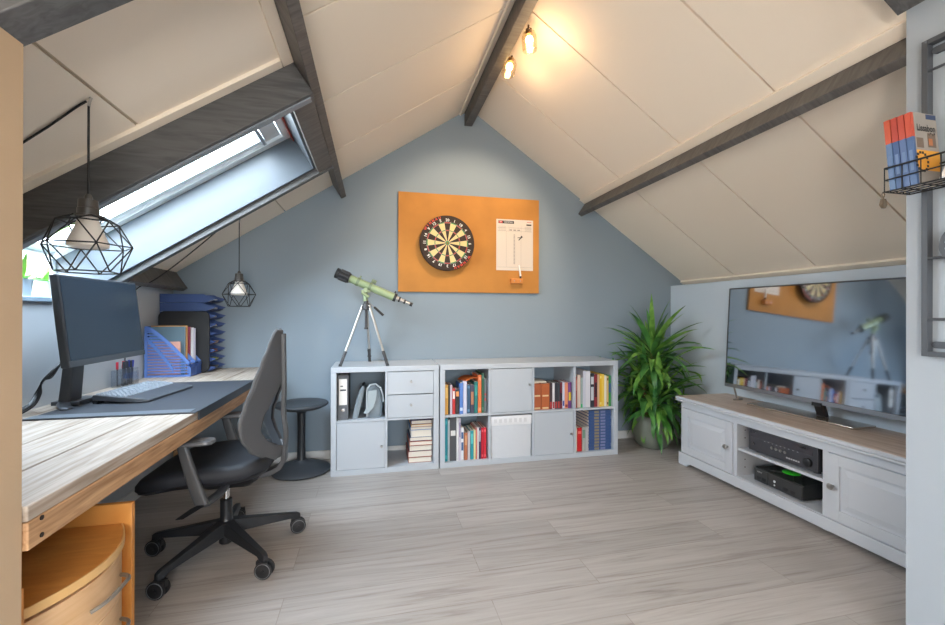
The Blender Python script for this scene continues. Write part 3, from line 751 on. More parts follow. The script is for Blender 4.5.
# ================================================================== square-cell shelves
KF, KD, KH = 3.138, .39, .765          # front plane, depth, height
CELL, DIV, OUT = .335, .016, .038
def knob(mb, x, y, z): mb.cyl((x,y,z),(x,y-.014,z),.0045,n=10).cyl((x,y-.014,z),(x,y-.026,z),.0095,.0085,n=14)
def shelf(name, label, x0, ncol):
    Wd = OUT*2 + CELL*ncol + DIV*(ncol-1)
    t = thing(name, label, 'shelf unit', (x0+Wd/2, KF+KD/2, 0))
    o = Wd/2; y0, y1 = -KD/2, KD/2
    MB().box(-o, o, y0, y1, KH-OUT, KH).build('top_panel', M_WHITE, t, bevel=.002)
    MB().box(-o, o, y0, y1, 0, OUT).build('bottom_panel', M_WHITE, t, bevel=.002)
    for xa in (-o, o-OUT): MB().box(xa, xa+OUT, y0, y1, OUT, KH-OUT).build('side_panel', M_WHITE, t, bevel=.002)
    for k in range(1, ncol):
        xa = -o + OUT + k*CELL + (k-1)*DIV
        MB().box(xa, xa+DIV, y0+.001, y1, OUT, KH-OUT).build('upright_divider', M_WHITE, t)
    MB().box(-o+OUT, o-OUT, y0+.002, y1, OUT+CELL+.0015, OUT+CELL+DIV-.0005).build('middle_shelf', M_WHITE, t)
    return t, o
def cellx(x0, k): return x0 + OUT + k*(CELL+DIV)
def door(t, o, k, row, knob_side=1):
    xa = -o + OUT + k*(CELL+DIV); za = OUT if row == 0 else OUT+CELL+DIV
    d = MB().box(xa+.002, xa+CELL-.002, -KD/2+.003, -KD/2+.019, za+.002, za+CELL-.002).build('door', M_WHITE, t, bevel=.0015)
    m = MB(); knob(m, xa+CELL-.025 if knob_side > 0 else xa+.025, -KD/2+.003, za+CELL*.47+(.05 if row else 0)); m.build('knob', M_STEEL, d)
X1 = -.293
s1, o1 = shelf('shelf_unit', 'white two by two cube shelf at the left, carrying the telescope', X1, 2)
door(s1, o1, 0, 0)
for z0 in (OUT+CELL+DIV, OUT+CELL+DIV+CELL/2+.001):
    xa = -o1+OUT+CELL+DIV
    d = MB().box(xa+.002, xa+CELL-.002, -KD/2+.003, -KD/2+.019, z0+.002, z0+CELL/2-.003).build('drawer', M_WHITE, s1, bevel=.0015)
    m = MB(); knob(m, xa+CELL/2, -KD/2+.003, z0+CELL/2-.075); m.build('knob', M_STEEL, d)
X2 = .477
s2, o2 = shelf('shelf_unit', 'long white four column cube shelf at the right, filled with books', X2, 4)
door(s2, o2, 1, 1); door(s2, o2, 2, 0)
ZU, ZLo = OUT+CELL+DIV, OUT
YB = KF + .03
# fabric storage box in the lower second cell
bx = thing('storage_box', 'white fabric storage box in the lower cell of the long white shelf', 'storage box', (cellx(X2,1)+CELL/2, KF+.18, ZLo))
m = MB().loft([rrect(0,0,.318,.335,.008,.001), rrect(0,0,.325,.342,.008,.08), rrect(0,0,.322,.34,.008,.16), rrect(0,0,.328,.344,.008,.245), rrect(0,0,.328,.344,.008,.252)])
m.build('body', plain('white_fabric', (204,207,212), .8, bump=.35, bscale=18), bx)
m = MB().loft([rrect(0,0,.329,.346,.008,.252), rrect(0,0,.331,.348,.008,.258), rrect(0,0,.33,.348,.008,.315), rrect(0,0,.326,.344,.008,.322)])
m.build('lid', plain('white_textile_lid', (226,226,228), .8, bump=.4, bscale=40), bx)
m = MB()
for k in range(7): m.box(-.14+.04*k, -.118+.04*k, -.1765, -.173, .272, .302)
m.build('embossed_band', plain('pale_band', (208,208,210), .8), bx)

# ------------------------------------------------------------------ books
def book(label, x, y, z, w, h, d, cc, acc=None, lean=0, group='books', band=None, pages=(226,218,204), name='book'):
    """upright book, spine to the front; thickness w along x"""
    m = MB(); th = .0018
    m.mat(0).box(0,th,0,d,0,h).box(w-th,w,0,d,0,h).box(th,w-th,0,th,0,h)
    m.mat(1).box(th,w-th,th,d-.003,.002,h-.003)
    mats = [col(cc), col(pages,.8)]
    if acc:
        mats.append(col(acc)); m.mat(2)
        for a, b in (band or [(.62,.85)]): m.box(w*.12, w*.88, -.0006, .0004, h*a, h*b)
    o = m.build(name, mats, smooth=0)
    o.location = (x, y, z); o.rotation_euler = (0, lean, 0)
    return tag(o, label, 'book', group)
def rowof(k, row, x0cell, items, gname):
    xa = cellx(x0cell, k); za = (ZU if row else ZLo) + .0005
    for it in items:
        f0, f1, h, d, cc, acc, band, label = it[:8]
        extra = it[8] if len(it) > 8 else {}
        book(label, xa + f0*CELL + .0008, YB + (extra.get('dy',0)), za, (f1-f0)*CELL - .0012, h, d, cc, acc, extra.get('lean',0), gname, band, name=extra.get('name','book'))
T2 = [(.55,.9)]; T3 = [(.06,.14),(.86,.94)]; T4 = [(.3,.75)]
rowof(0, 1, X2, [
 (.01,.085,.222,.15,(214,160,70),(236,196,110),T2,'yellow orange book at the left end of the upper left book row'),
 (.09,.12,.215,.15,(44,60,52),None,None,'thin dark green book beside the yellow orange one in the upper left row'),
 (.125,.175,.220,.16,(216,200,214),None,None,'thin pale lilac book in the upper left row'),
 (.18,.245,.192,.14,(200,48,48),(240,220,214),[(.6,.9)],'red paperback with white lettering band in the upper left row'),
 (.25,.34,.184,.14,(46,40,42),(226,150,90),[(.72,.92)],'black book with orange patch at the spine top in the upper left row'),
 (.345,.425,.232,.16,(86,126,196),(206,220,240),[(.1,.2)],'bright blue book in the upper left row'),
 (.43,.51,.245,.17,(206,206,226),None,None,'pale lavender thick book in the upper left row'),
 (.515,.59,.22,.16,(52,84,112),(90,130,160),T3,'dark teal blue book in the upper left row'),
 (.595,.68,.217,.16,(70,66,84),(176,120,90),T4,'dark book with copper title in the upper left row'),
 (.685,.765,.238,.16,(36,118,112),(60,150,140),T2,'teal green book in the upper left row'),
 (.77,.85,.288,.2,(226,116,62),(236,150,110),T3,'tall bright orange book in the upper left row'),
 (.855,.91,.302,.21,(46,96,72),(90,130,110),T3,'tall dark green book beside the tall orange one'),
 (.915,.97,.262,.2,(104,108,112),(176,70,60),[(.35,.42),(.5,.56)],'grey book with red marks at the right end of the upper left row'),
], 'books in the upper left cell of the long shelf')
# orange booklet lying over the row
m = MB()
rows = []
for i in range(9):
    u = i/8; zc = .012*math.sin(PI*u) + .004
    rows.append([(-.05+.10*u, -.075, zc+.0),(-.05+.10*u, .075, zc),(-.05+.10*u, .075, zc+.006),(-.05+.10*u, -.075, zc+.006)])
m.loft(rows)
o = m.build('booklet', col((222,112,44))); o.location = (cellx(X2,0)+.585*CELL, YB+.085, ZU+.2455); o.rotation_euler = (0, R(-14), R(12))
tag(o, 'bright orange booklet lying flat on top of the upper left book row', 'booklet')
rowof(0, 0, X2, [
 (.01,.075,.322,.25,(28,140,156),(60,170,180),T3,'tall teal binder at the left end of the lower left row',{'name':'binder'}),
 (.08,.12,.31,.25,(190,200,206),None,None,'thin pale grey magazine beside the teal binder'),
 (.125,.27,.326,.27,(78,80,84),(228,228,226),[(.58,.70)],'thick dark grey ring binder with a white label',{'name':'binder'}),
 (.275,.325,.322,.24,(222,222,224),None,None,'tall white binder beside the dark grey ring binder',{'name':'binder'}),
 (.33,.372,.318,.23,(206,198,214),(150,140,170),T2,'tall lilac magazine in the lower left row'),
 (.377,.44,.246,.19,(226,226,230),(66,96,140),[(.3,.55),(.66,.86)],'white book with blue title panels in the lower left row'),
 (.455,.53,.205,.18,(178,108,76),(206,150,110),T2,'terracotta brown book in the lower left row'),
 (.535,.59,.212,.18,(196,190,194),None,None,'grey paperback beside the terracotta one'),
 (.595,.67,.218,.18,(34,142,150),(90,190,190),T2,'teal book in the middle of the lower left row'),
 (.675,.715,.22,.18,(238,228,170),None,None,'thin pale yellow book beside the teal one'),
 (.72,.755,.235,.19,(206,120,110),None,None,'thin salmon book in the lower left row'),
 (.76,.79,.24,.19,(232,230,228),None,None,'thin white book left of the purple one'),
 (.795,.84,.24,.20,(70,54,84),(190,180,196),T2,'dark purple book in the lower left row'),
 (.85,.905,.236,.2,(196,26,48),(226,90,100),T3,'crimson red book, left one of the red pair'),
 (.91,.965,.236,.2,(206,30,50),(226,90,100),T3,'crimson red book, right one of the red pair'),
], 'books in the lower left cell of the long shelf')
VOL = (176,92,52)
rowof(2, 1, X2, [
 (.015,.205,.207,.17,VOL,(226,196,150),[(.03,.09),(.5,.56)],'thick orange brown leather volume, left one of the pair'),
 (.21,.415,.205,.17,(182,96,50),(226,196,150),[(.03,.09),(.5,.56)],'thick orange brown leather volume, right one of the pair'),
 (.42,.485,.208,.14,(66,54,58),(176,56,56),[(.03,.28)],'dark paperback with red foot, first of the dark series'),
 (.49,.545,.206,.14,(224,222,224),(180,60,60),[(.03,.28)],'white spined paperback with red foot in the dark series'),
 (.55,.615,.208,.14,(52,54,62),(176,60,60),[(.03,.28)],'black paperback with red foot, second of the dark series'),
 (.62,.68,.207,.14,(58,66,72),(190,62,56),[(.03,.28)],'charcoal paperback with red foot, third of the dark series'),
 (.685,.74,.21,.14,(120,44,56),(40,40,50),[(.3,.6)],'dark red paperback right of the dark series'),
 (.745,.80,.208,.14,(206,210,226),(70,80,150),[(.1,.3)],'pale blue white paperback in the upper third cell'),
 (.805,.885,.206,.15,(222,140,106),(150,60,60),[(.05,.15)],'salmon orange book in the upper third cell'),
 (.89,.975,.207,.15,(108,62,122),(206,176,50),[(.3,.62)],'purple and yellow book at the right end of the upper third cell'),
], 'books in the upper third cell of the long shelf')
tag(MB().loft([rrect(0,0,.11,.15,.004,0,2), rrect(0,0,.11,.15,.004,.006,2), rrect(.004,0,.10,.14,.004,.012,2)]).build('booklet', M_PAGES, loc=(cellx(X2,2)+.21*CELL, YB+.1, ZU+.2085)), 'cream booklet lying on the two orange brown volumes', 'booklet')
rowof(3, 1, X2, [
 (.012,.075,.25,.19,(160,72,58),(206,120,100),T2,'red brown book at the left end of the upper right row'),
 (.08,.165,.262,.2,(224,204,190),None,None,'cream book in the upper right row'),
 (.17,.225,.24,.2,(160,178,176),(40,176,110),[(.0,.12)],'grey green binder with a green tab at its foot',{'name':'binder'}),
 (.23,.30,.296,.24,(206,208,220),None,None,'tall pale grey binder, left one of the pair',{'name':'binder'}),
 (.305,.42,.292,.24,(216,214,220),None,None,'tall white binder, right one of the pair',{'name':'binder'}),
 (.425,.525,.272,.2,(44,46,54),(196,200,204),[(.2,.6),(.68,.9)],'thick black book with white title in the upper right row'),
 (.53,.61,.264,.2,(134,44,52),(60,30,40),T4,'dark red book in the upper right row'),
 (.615,.665,.262,.19,(214,176,140),None,None,'beige book beside the dark red one in the upper right row'),
 (.67,.73,.266,.19,(232,186,40),(240,220,120),T3,'yellow book in the upper right row'),
 (.735,.795,.262,.19,(238,202,84),None,None,'pale yellow book in the upper right row'),
 (.80,.855,.252,.19,(232,224,208),None,None,'off white book in the upper right row'),
 (.86,.91,.246,.19,(214,180,120),(120,90,60),T3,'tan book in the upper right row'),
 (.915,.975,.25,.19,(52,140,72),(50,84,150),[(.45,.75)],'green book with blue panel at the right end of the upper right row'),
], 'books in the upper right cell of the long shelf')
rowof(3, 0, X2, [
 (.015,.075,.19,.16,(226,212,190),None,None,'thin cream book at the left end of the lower right cell'),
 (.085,.20,.188,.16,(206,34,38),(240,120,110),[(.75,.86)],'bright red book in the lower right cell'),
 (.21,.30,.19,.16,(176,178,172),(120,150,130),T2,'grey book beside the red one in the lower right cell'),
 (.305,.375,.192,.16,(188,184,184),None,None,'pale grey book touching the blue volumes in the lower right cell'),
], 'books standing in the lower right cell of the long shelf')
nb = 13; hb_ = .322/nb
for k in range(nb):
    zz = ZLo + .0005 + k*hb_; dx = random.uniform(-.002,.002)
    m = MB(); w_, d_ = .2, .27; h_ = hb_-.0006; th = .0022
    m.mat(0).box(0,w_,0,d_,0,th).box(0,w_,0,d_,h_-th,h_).box(0,w_,0,th,th,h_-th)
    m.mat(1).box(.002,w_-.002,th,d_-.002,th,h_-th)
    m.mat(2).box(.05,.092,-.0006,.0004,.003,h_-.003).mat(3).box(.105,.148,-.0006,.0004,.004,h_-.004)
    o = m.build('book', [col((52,80,128)), col((226,214,204),.8), col((138,126,104)), col((118,126,168))], smooth=0, loc=(cellx(X2,3)+.128+dx, YB, zz))
    nth = ['lowest','second','third','fourth','fifth','sixth','seventh','eighth','ninth','tenth','eleventh','twelfth','topmost'][k]
    tag(o, ('blue bound volume with gold label, %s of the flat pile of thirteen' % nth) if k in (0,12) else ('blue bound volume with gold label, %s from the bottom of the flat pile' % nth), 'book', 'pile of blue bound volumes')

# flat pile of books in the two by two shelf
pile = [(.040,.185,(150,92,70),'brown covered book at the bottom of the pile in the left shelf'),
        (.046,.19,(136,60,54),'red brown book, second from the bottom of the pile in the left shelf'),
        (.042,.18,(60,66,80),'dark covered book, third from the bottom of the pile in the left shelf'),
        (.032,.182,(176,90,60),'orange covered book, fourth from the bottom of the pile in the left shelf'),
        (.030,.178,(50,62,96),'navy covered book, fifth from the bottom of the pile in the left shelf'),
        (.052,.165,(206,206,206),'thick white book, fourth from the top of the pile in the left shelf'),
        (.024,.172,(54,116,176),'blue book, third from the top of the pile in the left shelf'),
        (.018,.168,(214,160,80),'thin yellow book, second from the top of the pile in the left shelf'),
        (.030,.165,(60,46,86),'dark purple book on top of the pile in the left shelf')]
z_ = ZLo+.0005; xr = cellx(X1,1)+CELL-.006
for i, (h_, w_, cc, lb) in enumerate(pile):
    w_ *= .93; m = MB(); th = .003; d_ = .24; hh = h_-.0006
    m.mat(0).box(-w_,0,0,d_,0,th).box(-w_,0,0,d_,hh-th,hh).box(-w_,-w_+th,0,d_,th,hh-th)
    m.mat(1).box(-w_+th,-.003,.003,d_-.003,th,hh-th)
    tag(m.build('book', [col(cc), M_PAGES], smooth=0, loc=(xr + .002 - random.uniform(0,.004), KF+.045+random.uniform(0,.012), z_)), lb, 'book', 'pile of books in the left shelf')
    z_ += h_

# lever arch file and bags in the upper left cell
bi = thing('binder', 'grey lever arch binder with white spine label in the upper left cell', 'binder', (cellx(X1,0)+.006, KF+.03, ZU+.0005))
m = MB().box(0,.003,0,.28,0,.318).box(.069,.072,0,.28,0,.318).box(.003,.069,0,.003,0,.318); m.build('cover', plain('grey_marbled_card', (96,98,102), .6, var=.15, vscale=90), bi)
MB().box(.006,.066,.006,.27,.004,.30).build('papers', M_PAPER, bi)
m = MB().mat(0).box(.009,.063,-.0008,.0002,.105,.29).mat(1).box(.018,.036,-.0014,-.0006,.235,.242).box(.016,.056,-.0014,-.0006,.205,.216)
m.build('spine_label', [M_PAPER, col((60,62,70))], bi)
m = MB(); m.loft([[(.036+r*math.cos(2*PI*j/18), yy, .068+r*math.sin(2*PI*j/18)) for j in range(18)] for r, yy in ((.009,.001),(.012,-.0015),(.009,-.002))]); m.build('finger_ring', M_CHROME, bi)
# folded grey garment bag leaning, and grey satchel
M_CANVAS = plain('grey_canvas', (128,138,144), .8, bump=.4, bscale=70, var=.1)
m = MB(); rows = []
for z0, x0, w_ in ((0,.0,.042),(.04,.009,.046),(.10,.024,.046),(.16,.039,.042),(.20,.049,.034),(.222,.055,.024),(.23,.056,.01)):
    rows.append(rrect(x0, 0, w_, .2, .012, z0, 4))
m.loft(rows)
lb = tag(m.build('folded_bag', M_CANVAS, loc=(cellx(X1,0)+.124, KF+.15, ZU+.001)), 'flat grey folded bag leaning in the upper left cell beside the binder', 'bag')
bg = thing('satchel', 'grey canvas shoulder bag with strap in the upper left cell of the left shelf', 'bag', (cellx(X1,0)+.258, KF+.14, ZU+.001))
m = MB(); rows = []
for z0, w_, d_, cx in ((0,.10,.17,0),(.015,.112,.19,0),(.09,.116,.19,0),(.17,.104,.17,-.002),(.21,.086,.13,-.006),(.228,.05,.08,-.01),(.232,.02,.03,-.01)):
    rows.append(rrect(cx, 0, w_, d_, min(.03,w_*.35), z0, 4))
m.loft(rows); m.build('body', M_CANVAS, bg, smooth=50)
m = MB().loft([[(-.042,-.094,.195),(.018,-.094,.20),(.02,-.088,.2),(-.042,-.088,.195)],[(-.044,-.103,.15),(.012,-.103,.13),(.014,-.097,.13),(-.044,-.097,.15)],[(-.05,-.104,.085),(-.005,-.106,.075),(-.004,-.1,.075),(-.05,-.098,.085)],[(-.075,-.108,.04),(-.05,-.112,.03),(-.049,-.106,.03),(-.075,-.102,.04)]])
m.build('flap', plain('pale_canvas', (158,168,172), .8, bump=.3, bscale=70), bg, bevel=.002)
MB().tube([(-.05,-.1,.01),(-.052,-.1,.12),(-.05,-.095,.205),(-.03,-.09,.238),(.01,-.09,.243),(.045,-.09,.215),(.062,-.085,.16),(.066,-.08,.11)], .0065, 6).build('strap', plain('light_strap', (172,180,184), .7), bg)
# ================================================================== telescope on tripod
TX, TY, TZ = -.057, 3.285, KH + .0005
tele = thing('telescope', 'pale green refractor telescope on a silver tripod standing on the left white shelf', 'telescope', (TX,TY,TZ))
M_TGREEN = plain('pale_green_lacquer', (142,158,120), .35)
M_TLEG = plain('satin_aluminium', (196,194,190), .3, metal=.85)
feet = [(-.236,3.205),(.097,3.165),(-.032,3.482)]
for fx, fy in feet:
    f_ = Vector((fx-TX, fy-TY, 0)); top = Vector((f_.x*.14, f_.y*.14, .44)); dv = f_ - top
    m = MB().cyl(top, top + dv*.80, .0095, .009, n=12)
    lg = m.build('tripod_leg', M_TLEG, tele)
    m = MB(); p = top + dv*.76
    m.cyl(p, top + dv*.99, .0125, .0105, n=10); q = top + dv*.8; side = dv.cross(Vector((0,0,1))).normalized()*.013
    m.cyl(q-side, q+side, .007, n=8); q = top + dv*.9; m.cyl(q-side*1.1, q+side*1.1, .007, n=8)
    m.build('leg_clamp', M_DGREY, lg)
    MB().cyl(f_ + Vector((0,0,0)), f_ + Vector((0,0,.016)), .013, .009, n=12).build('rubber_foot', M_BLACK, lg)
m = MB().lathe([(.024,.405),(.03,.41),(.032,.43),(.026,.45),(.018,.455),(.016,.475)], n=18).cyl((0,0,.27),(0,0,.44),.010,n=12).cyl((0,0,.262),(0,0,.275),.014,n=12)
for fx, fy in feet:
    v = Vector((fx-TX, fy-TY, 0)).normalized(); m.cyl(v*.02+Vector((0,0,.425)), v*.036+Vector((0,0,.43)), .013, n=10)
m.build('centre_column', M_DGREY, tele)
m = MB().cyl((-.004,0,.47),(-.006,0,.545),.017,n=16).cyl((-.03,-.018,.535),(.02,-.018,.50),.012,n=12).box(-.035,.03,-.026,.026,.535,.553)
m.cyl((-.005,-.035,.553),(-.005,.035,.553),.016,n=14)
m.build('mount', M_TGREEN, tele, bevel=.002)
A = Vector((-.267-TX, .02, 1.443-TZ)); B_ = Vector((.283-TX, -.015, 1.21-TZ)); ax = (B_-A); Ln = ax.length; ax.normalize()
P = lambda s: A + ax*s
up = Vector((0,0,1)); up = (up - ax*up.dot(ax)).normalized(); sd_ = ax.cross(up)
tb = MB().cyl(P(.085), P(.455), .0295, n=24).build('tube', M_TGREEN, tele)
m = MB().cyl(P(0), P(.10), .0375, n=24).cyl(P(-.006), P(.012), .0395, n=24); m.build('lens_hood', M_BLACK, tele)
m = MB()
for k in range(8):
    a = 2*PI*k/8; r_ = up*math.cos(a)*.0372 + sd_*math.sin(a)*.0372
    m.cyl(P(.022)+r_, P(.088)+r_, .0055, n=6)
m.build('hood_rib', M_DGREY, tele)
m = MB().cyl(P(.448), P(.468), .031, n=24).cyl(P(.488), P(.50), .021, n=18).cyl(P(.53), P(.543), .0165, n=18).cyl(P(.578), P(Ln), .0145, n=18); m.build('black_ring', M_BLACK, tele)
m = MB().cyl(P(.465), P(.492), .0185, n=18).cyl(P(.498), P(.533), .014, n=18).cyl(P(.54), P(.58), .0105, n=18); m.build('draw_tube', M_STEEL, tele)
q = P(.445) + up*.03; MB().cyl(q, q + up*.012, .006, n=10).cyl(q+up*.012-sd_*.02, q+up*.012+sd_*.02, .005, n=8).build('focus_knob', M_BLACK, tele)
m = MB(); 
for s_ in (.165, .26): m.cyl(P(s_-.01), P(s_+.01), .033, n=24)
for s_ in (.165, .26): m.cyl(P(s_)+up*.03-sd_*.012, P(s_)+up*.052-sd_*.014, .007, n=8)
m.cyl(P(.25)-sd_*.02+up*.05, P(.285)-sd_*.02+up*.05, .014, n=14)
m.build('tube_clamp', plain('olive_clamp', (112,126,98), .4), tele)
m = MB().cyl((.015,-.02,.465),(.06,-.03,.425),.004,n=8); m.build('pan_handle', M_STEEL, tele)
MB().cyl((.058,-.03,.427),(.125,-.04,.365),.0085,.0095,n=12).build('handle_grip', M_BLACK, tele)

# ================================================================== pin board with darts
M_CORK = plain('orange_fibreboard', (186,126,56), .75, bump=.2, bscale=160, var=.09, vscale=5)
pb = MB().box(.190, 1.404, BACK-.022, BACK-.001, 1.322, 2.137)
tag(pb.build('pin_board', M_CORK, bevel=.002), 'large rectangular orange brown fibreboard panel hanging on the blue back wall', 'pin board')
FY = BACK-.022
# dartboard
db = thing('dartboard', 'round dartboard with black and cream sectors hanging on the orange panel', 'dartboard', (.583, FY-.066, 1.721))
cb_ = [col((52,38,30),.8), col((224,198,140),.8), col((176,42,36),.7), col((44,140,70),.7)]
m = MB(); m.mat(0)
RB = .2255
m.loft([[(r*math.cos(2*PI*j/80), y, r*math.sin(2*PI*j/80)) for j in range(80)] for r, y in ((RB-.004,.038),(RB,.034),(RB,.004),(RB-.003,0))], cap=False)
def ringface(r0, r1, a0, a1, y, mi, k=4):
    m.mat(mi)
    for i in range(k):
        b0, b1 = a0+(a1-a0)*i/k, a0+(a1-a0)*(i+1)/k
        m.quad((r0*math.cos(b0),y,r0*math.sin(b0)),(r1*math.cos(b0),y,r1*math.sin(b0)),(r1*math.cos(b1),y,r1*math.sin(b1)),(r0*math.cos(b1),y,r0*math.sin(b1)))
for k in range(20):
    a0 = PI/2 - R(9) - R(18)*k; a1 = a0 + R(18)
    dark = k % 2 == 0
    ringface(.016,.099,a0,a1,0,0 if dark else 1); ringface(.099,.107,a0,a1,0,2 if dark else 3)
    ringface(.107,.162,a0,a1,0,0 if dark else 1); ringface(.162,.170,a0,a1,0,2 if dark else 3)
    ringface(.170,RB-.003,a0,a1,0,0)
    ringface(.00635,.016,a0,a1,0,3,1); ringface(.0005,.00635,a0,a1,0,2,1)
m.build('board', cb_, db, smooth=0)
m = MB()
for rr in (.016,.099,.107,.162,.170):
    m.tube([(rr*math.cos(2*PI*j/60),-.0008,rr*math.sin(2*PI*j/60)) for j in range(61)], .0007, 4)
for k in range(20):
    a = PI/2 - R(9) - R(18)*k; m.cyl((.016*math.cos(a),-.0008,.016*math.sin(a)),(.182*math.cos(a),-.0008,.182*math.sin(a)),.0007,n=4)
m.build('sector_wire', M_STEEL, db)
nums = [20,1,18,4,13,6,10,15,2,17,3,19,7,16,8,11,14,9,12,5]
m = MB(); rr = .1865
for k, nn_ in enumerate(nums):
    a = R(18)*k
    m.text(str(nn_), .031, Matrix.Rotation(a,4,'Y') @ Matrix.Translation((0,-.0015,rr)) @ Matrix.Rotation(PI/2,4,'X'), bold=.0008)
m.build('number_ring', col((226,224,220)), db, smooth=0)
m = MB()
for base, fl in ((-38, 0), (142, 0)):
    for i, chr_ in enumerate('WINMAU'):
        m.text(chr_, .027, Matrix.Rotation(R(142 if base < 0 else -38) + R((i-2.5)*8),4,'Y') @ Matrix.Translation((0,-.0014,.2105)) @ Matrix.Rotation(PI/2,4,'X'), bold=.0012)
m.build('red_lettering', col((206,64,44)), db, smooth=0)
MB().cyl((0,.038,0),(0,.066,0),.05,n=20).build('wall_bracket', M_BLACKM, db)
# score sheet
ss = thing('score_sheet', 'white darts score sheet pinned on the right of the orange panel', 'score sheet', (1.182, FY-.0015, 1.736), 0)
SW, SH = .166, .219
MB().box(-SW,SW,-.001,.001,-SH,SH).build('sheet', plain('score_paper', (214,202,190), .55), ss)
m = MB(); yq = -.0016
def rect(x0,x1,z0,z1): m.quad((x0,yq,z0),(x1,yq,z0),(x1,yq,z1),(x0,yq,z1))
for z0 in (.145,.118): rect(-SW+.012,SW-.012,z0,z0+.0016)
for x in (-.078,.055): rect(x,x+.0014,-.19,.12)
rect(-SW+.012,SW-.012,-.192,-.1905)
rect(-.055,.06,.150,.151); rect(-.055,-.054,.118,.172); rect(.06,.061,.118,.172)
for k in range(22): rect(-.012,.002,.085-.0118*k,.0915-.0118*k)
for k in range(3): rect(-.05+.036*k,-.025+.036*k,.124,.134)
for k in range(5): rect(.09,.15,.158-.009*k,.160-.009*k); rect(-.15,-.08,.158-.009*k,.160-.009*k)
m.build('printed_table', col((150,140,134)), ss, smooth=0)
m = MB(); yq = -.0018
m.mat(0).box(-.148,-.008,-.002,-.001,.183,.207)
m.mat(1).box(-.145,-.112,-.0026,-.0018,.186,.204)
m.mat(2).text('WINMAU', .019, Matrix.Translation((-.058,-.0024,.195)) @ Matrix.Rotation(PI/2,4,'X')); m.text('W', .018, Matrix.Translation((-.128,-.003,.195)) @ Matrix.Rotation(PI/2,4,'X'))
m.mat(1).box(.11,.15,-.002,-.001,.200,.204); m.mat(0).box(.105,.15,-.002,-.001,.172,.184)
m.mat(0).box(.024,.05,-.002,-.001,.062,.068)
m.xf(Matrix.Translation((.05,-.0015,.06)) @ Matrix.Rotation(R(-48),4,'Y')).box(-.024,.024,-.001,.0005,-.004,.004).box(.008,.024,-.001,.0005,-.008,.008).xf()
m.build('printed_logo', [col((40,38,40)), col((196,52,48)), col((236,232,228))], ss, smooth=0)
hd = thing('marker_holder', 'small wooden block holder screwed to the orange panel below the score sheet', 'pen holder', (1.19, FY, 1.425))
MB().box(-.052,.052,-.042,-.001,-.022,.022).build('block', plain('orange_wood_block', (206,132,64), .6, var=.1, vscale=20), hd, bevel=.002)
for x in (-.025,.03): MB().cyl((x,-.0425,0),(x,-.044,0),.005,n=10).build('screw', M_STEEL, hd)
o = MB().mat(0).cyl((0,0,.02),(-.012,.008,.115),.0078,n=12).mat(1).cyl((.0008,0,.0),(0,0,.0198),.0075,n=12).build('marker_pen', [col((236,232,226)), M_BLACK], loc=(1.226, FY-.026, 1.4475))
tag(o, 'white marker pen with dark cap standing on the wooden block', 'marker')

# ================================================================== yucca in a stone pot
pl = thing('potted_yucca', 'tall bushy green yucca in a round grey stone pot in the corner', 'potted plant', (2.36,3.28,0))
MB().lathe([(.09,0),(.115,.004),(.145,.04),(.162,.11),(.163,.17),(.154,.23),(.142,.265),(.136,.272),(.129,.268),(.132,.25),(.128,.232),(0,.232)], n=40).build('pot', plain('grey_stone_glaze', (110,115,104), .45, var=.12, vscale=9, bump=.15, bscale=40), pl)
MB().lathe([(.1285,.228),(.126,.244),(.06,.252),(0,.254)], n=24).build('soil', plain('potting_soil', (58,44,34), .95, bump=.8, bscale=60), pl)
M_YUC = leafmat('yucca_leaf', (62,118,44), (140,186,86)); M_YUCD = leafmat('dark_yucca_leaf', (46,96,48), (92,148,72))
M_STEM = plain('brown_yucca_stem', (122,98,70), .85, bump=.6, bscale=30)
rnd = random.Random(11)
def yleaf(m, o, az, el, L_, w_, droop, twist=0):
    N = 9; rows = []; p = Vector(o); e_ = el; hd_ = Vector((math.cos(az), math.sin(az), 0)); sd2 = Vector((-math.sin(az), math.cos(az), 0))
    for i in range(N+1):
        s = i/N; ww = w_*(.45+.55*min(1,s/.3))*(1-max(0,(s-.35)/.65)**1.7)
        d = hd_*math.cos(e_) + Vector((0,0,1))*math.sin(e_); nrm = -hd_*math.sin(e_) + Vector((0,0,1))*math.cos(e_)
        wv = sd2*math.cos(twist*s) + nrm*math.sin(twist*s)
        q = [p - wv*ww + nrm*ww*.35, p, p + wv*ww + nrm*ww*.35]
        for v in q:     # stay in the room
            wx, wy = 2.36+v.x, 3.28+v.y
            if wx > 2.735: v.x = 2.735-2.36
            if wy > BACK-.012: v.y = BACK-.012-3.28
            if wx < 1.955 and wy > 3.12 and v.z < .78: v.z = .78
            if wx > 2.27 and wy < 2.88 and v.z < .53: v.z = .53
        rows.append([tuple(v) for v in q])
        p = p + d*(L_/N); e_ -= droop/N*(.5+1.2*s)
    m.loft(rows, cap=False, close=False)
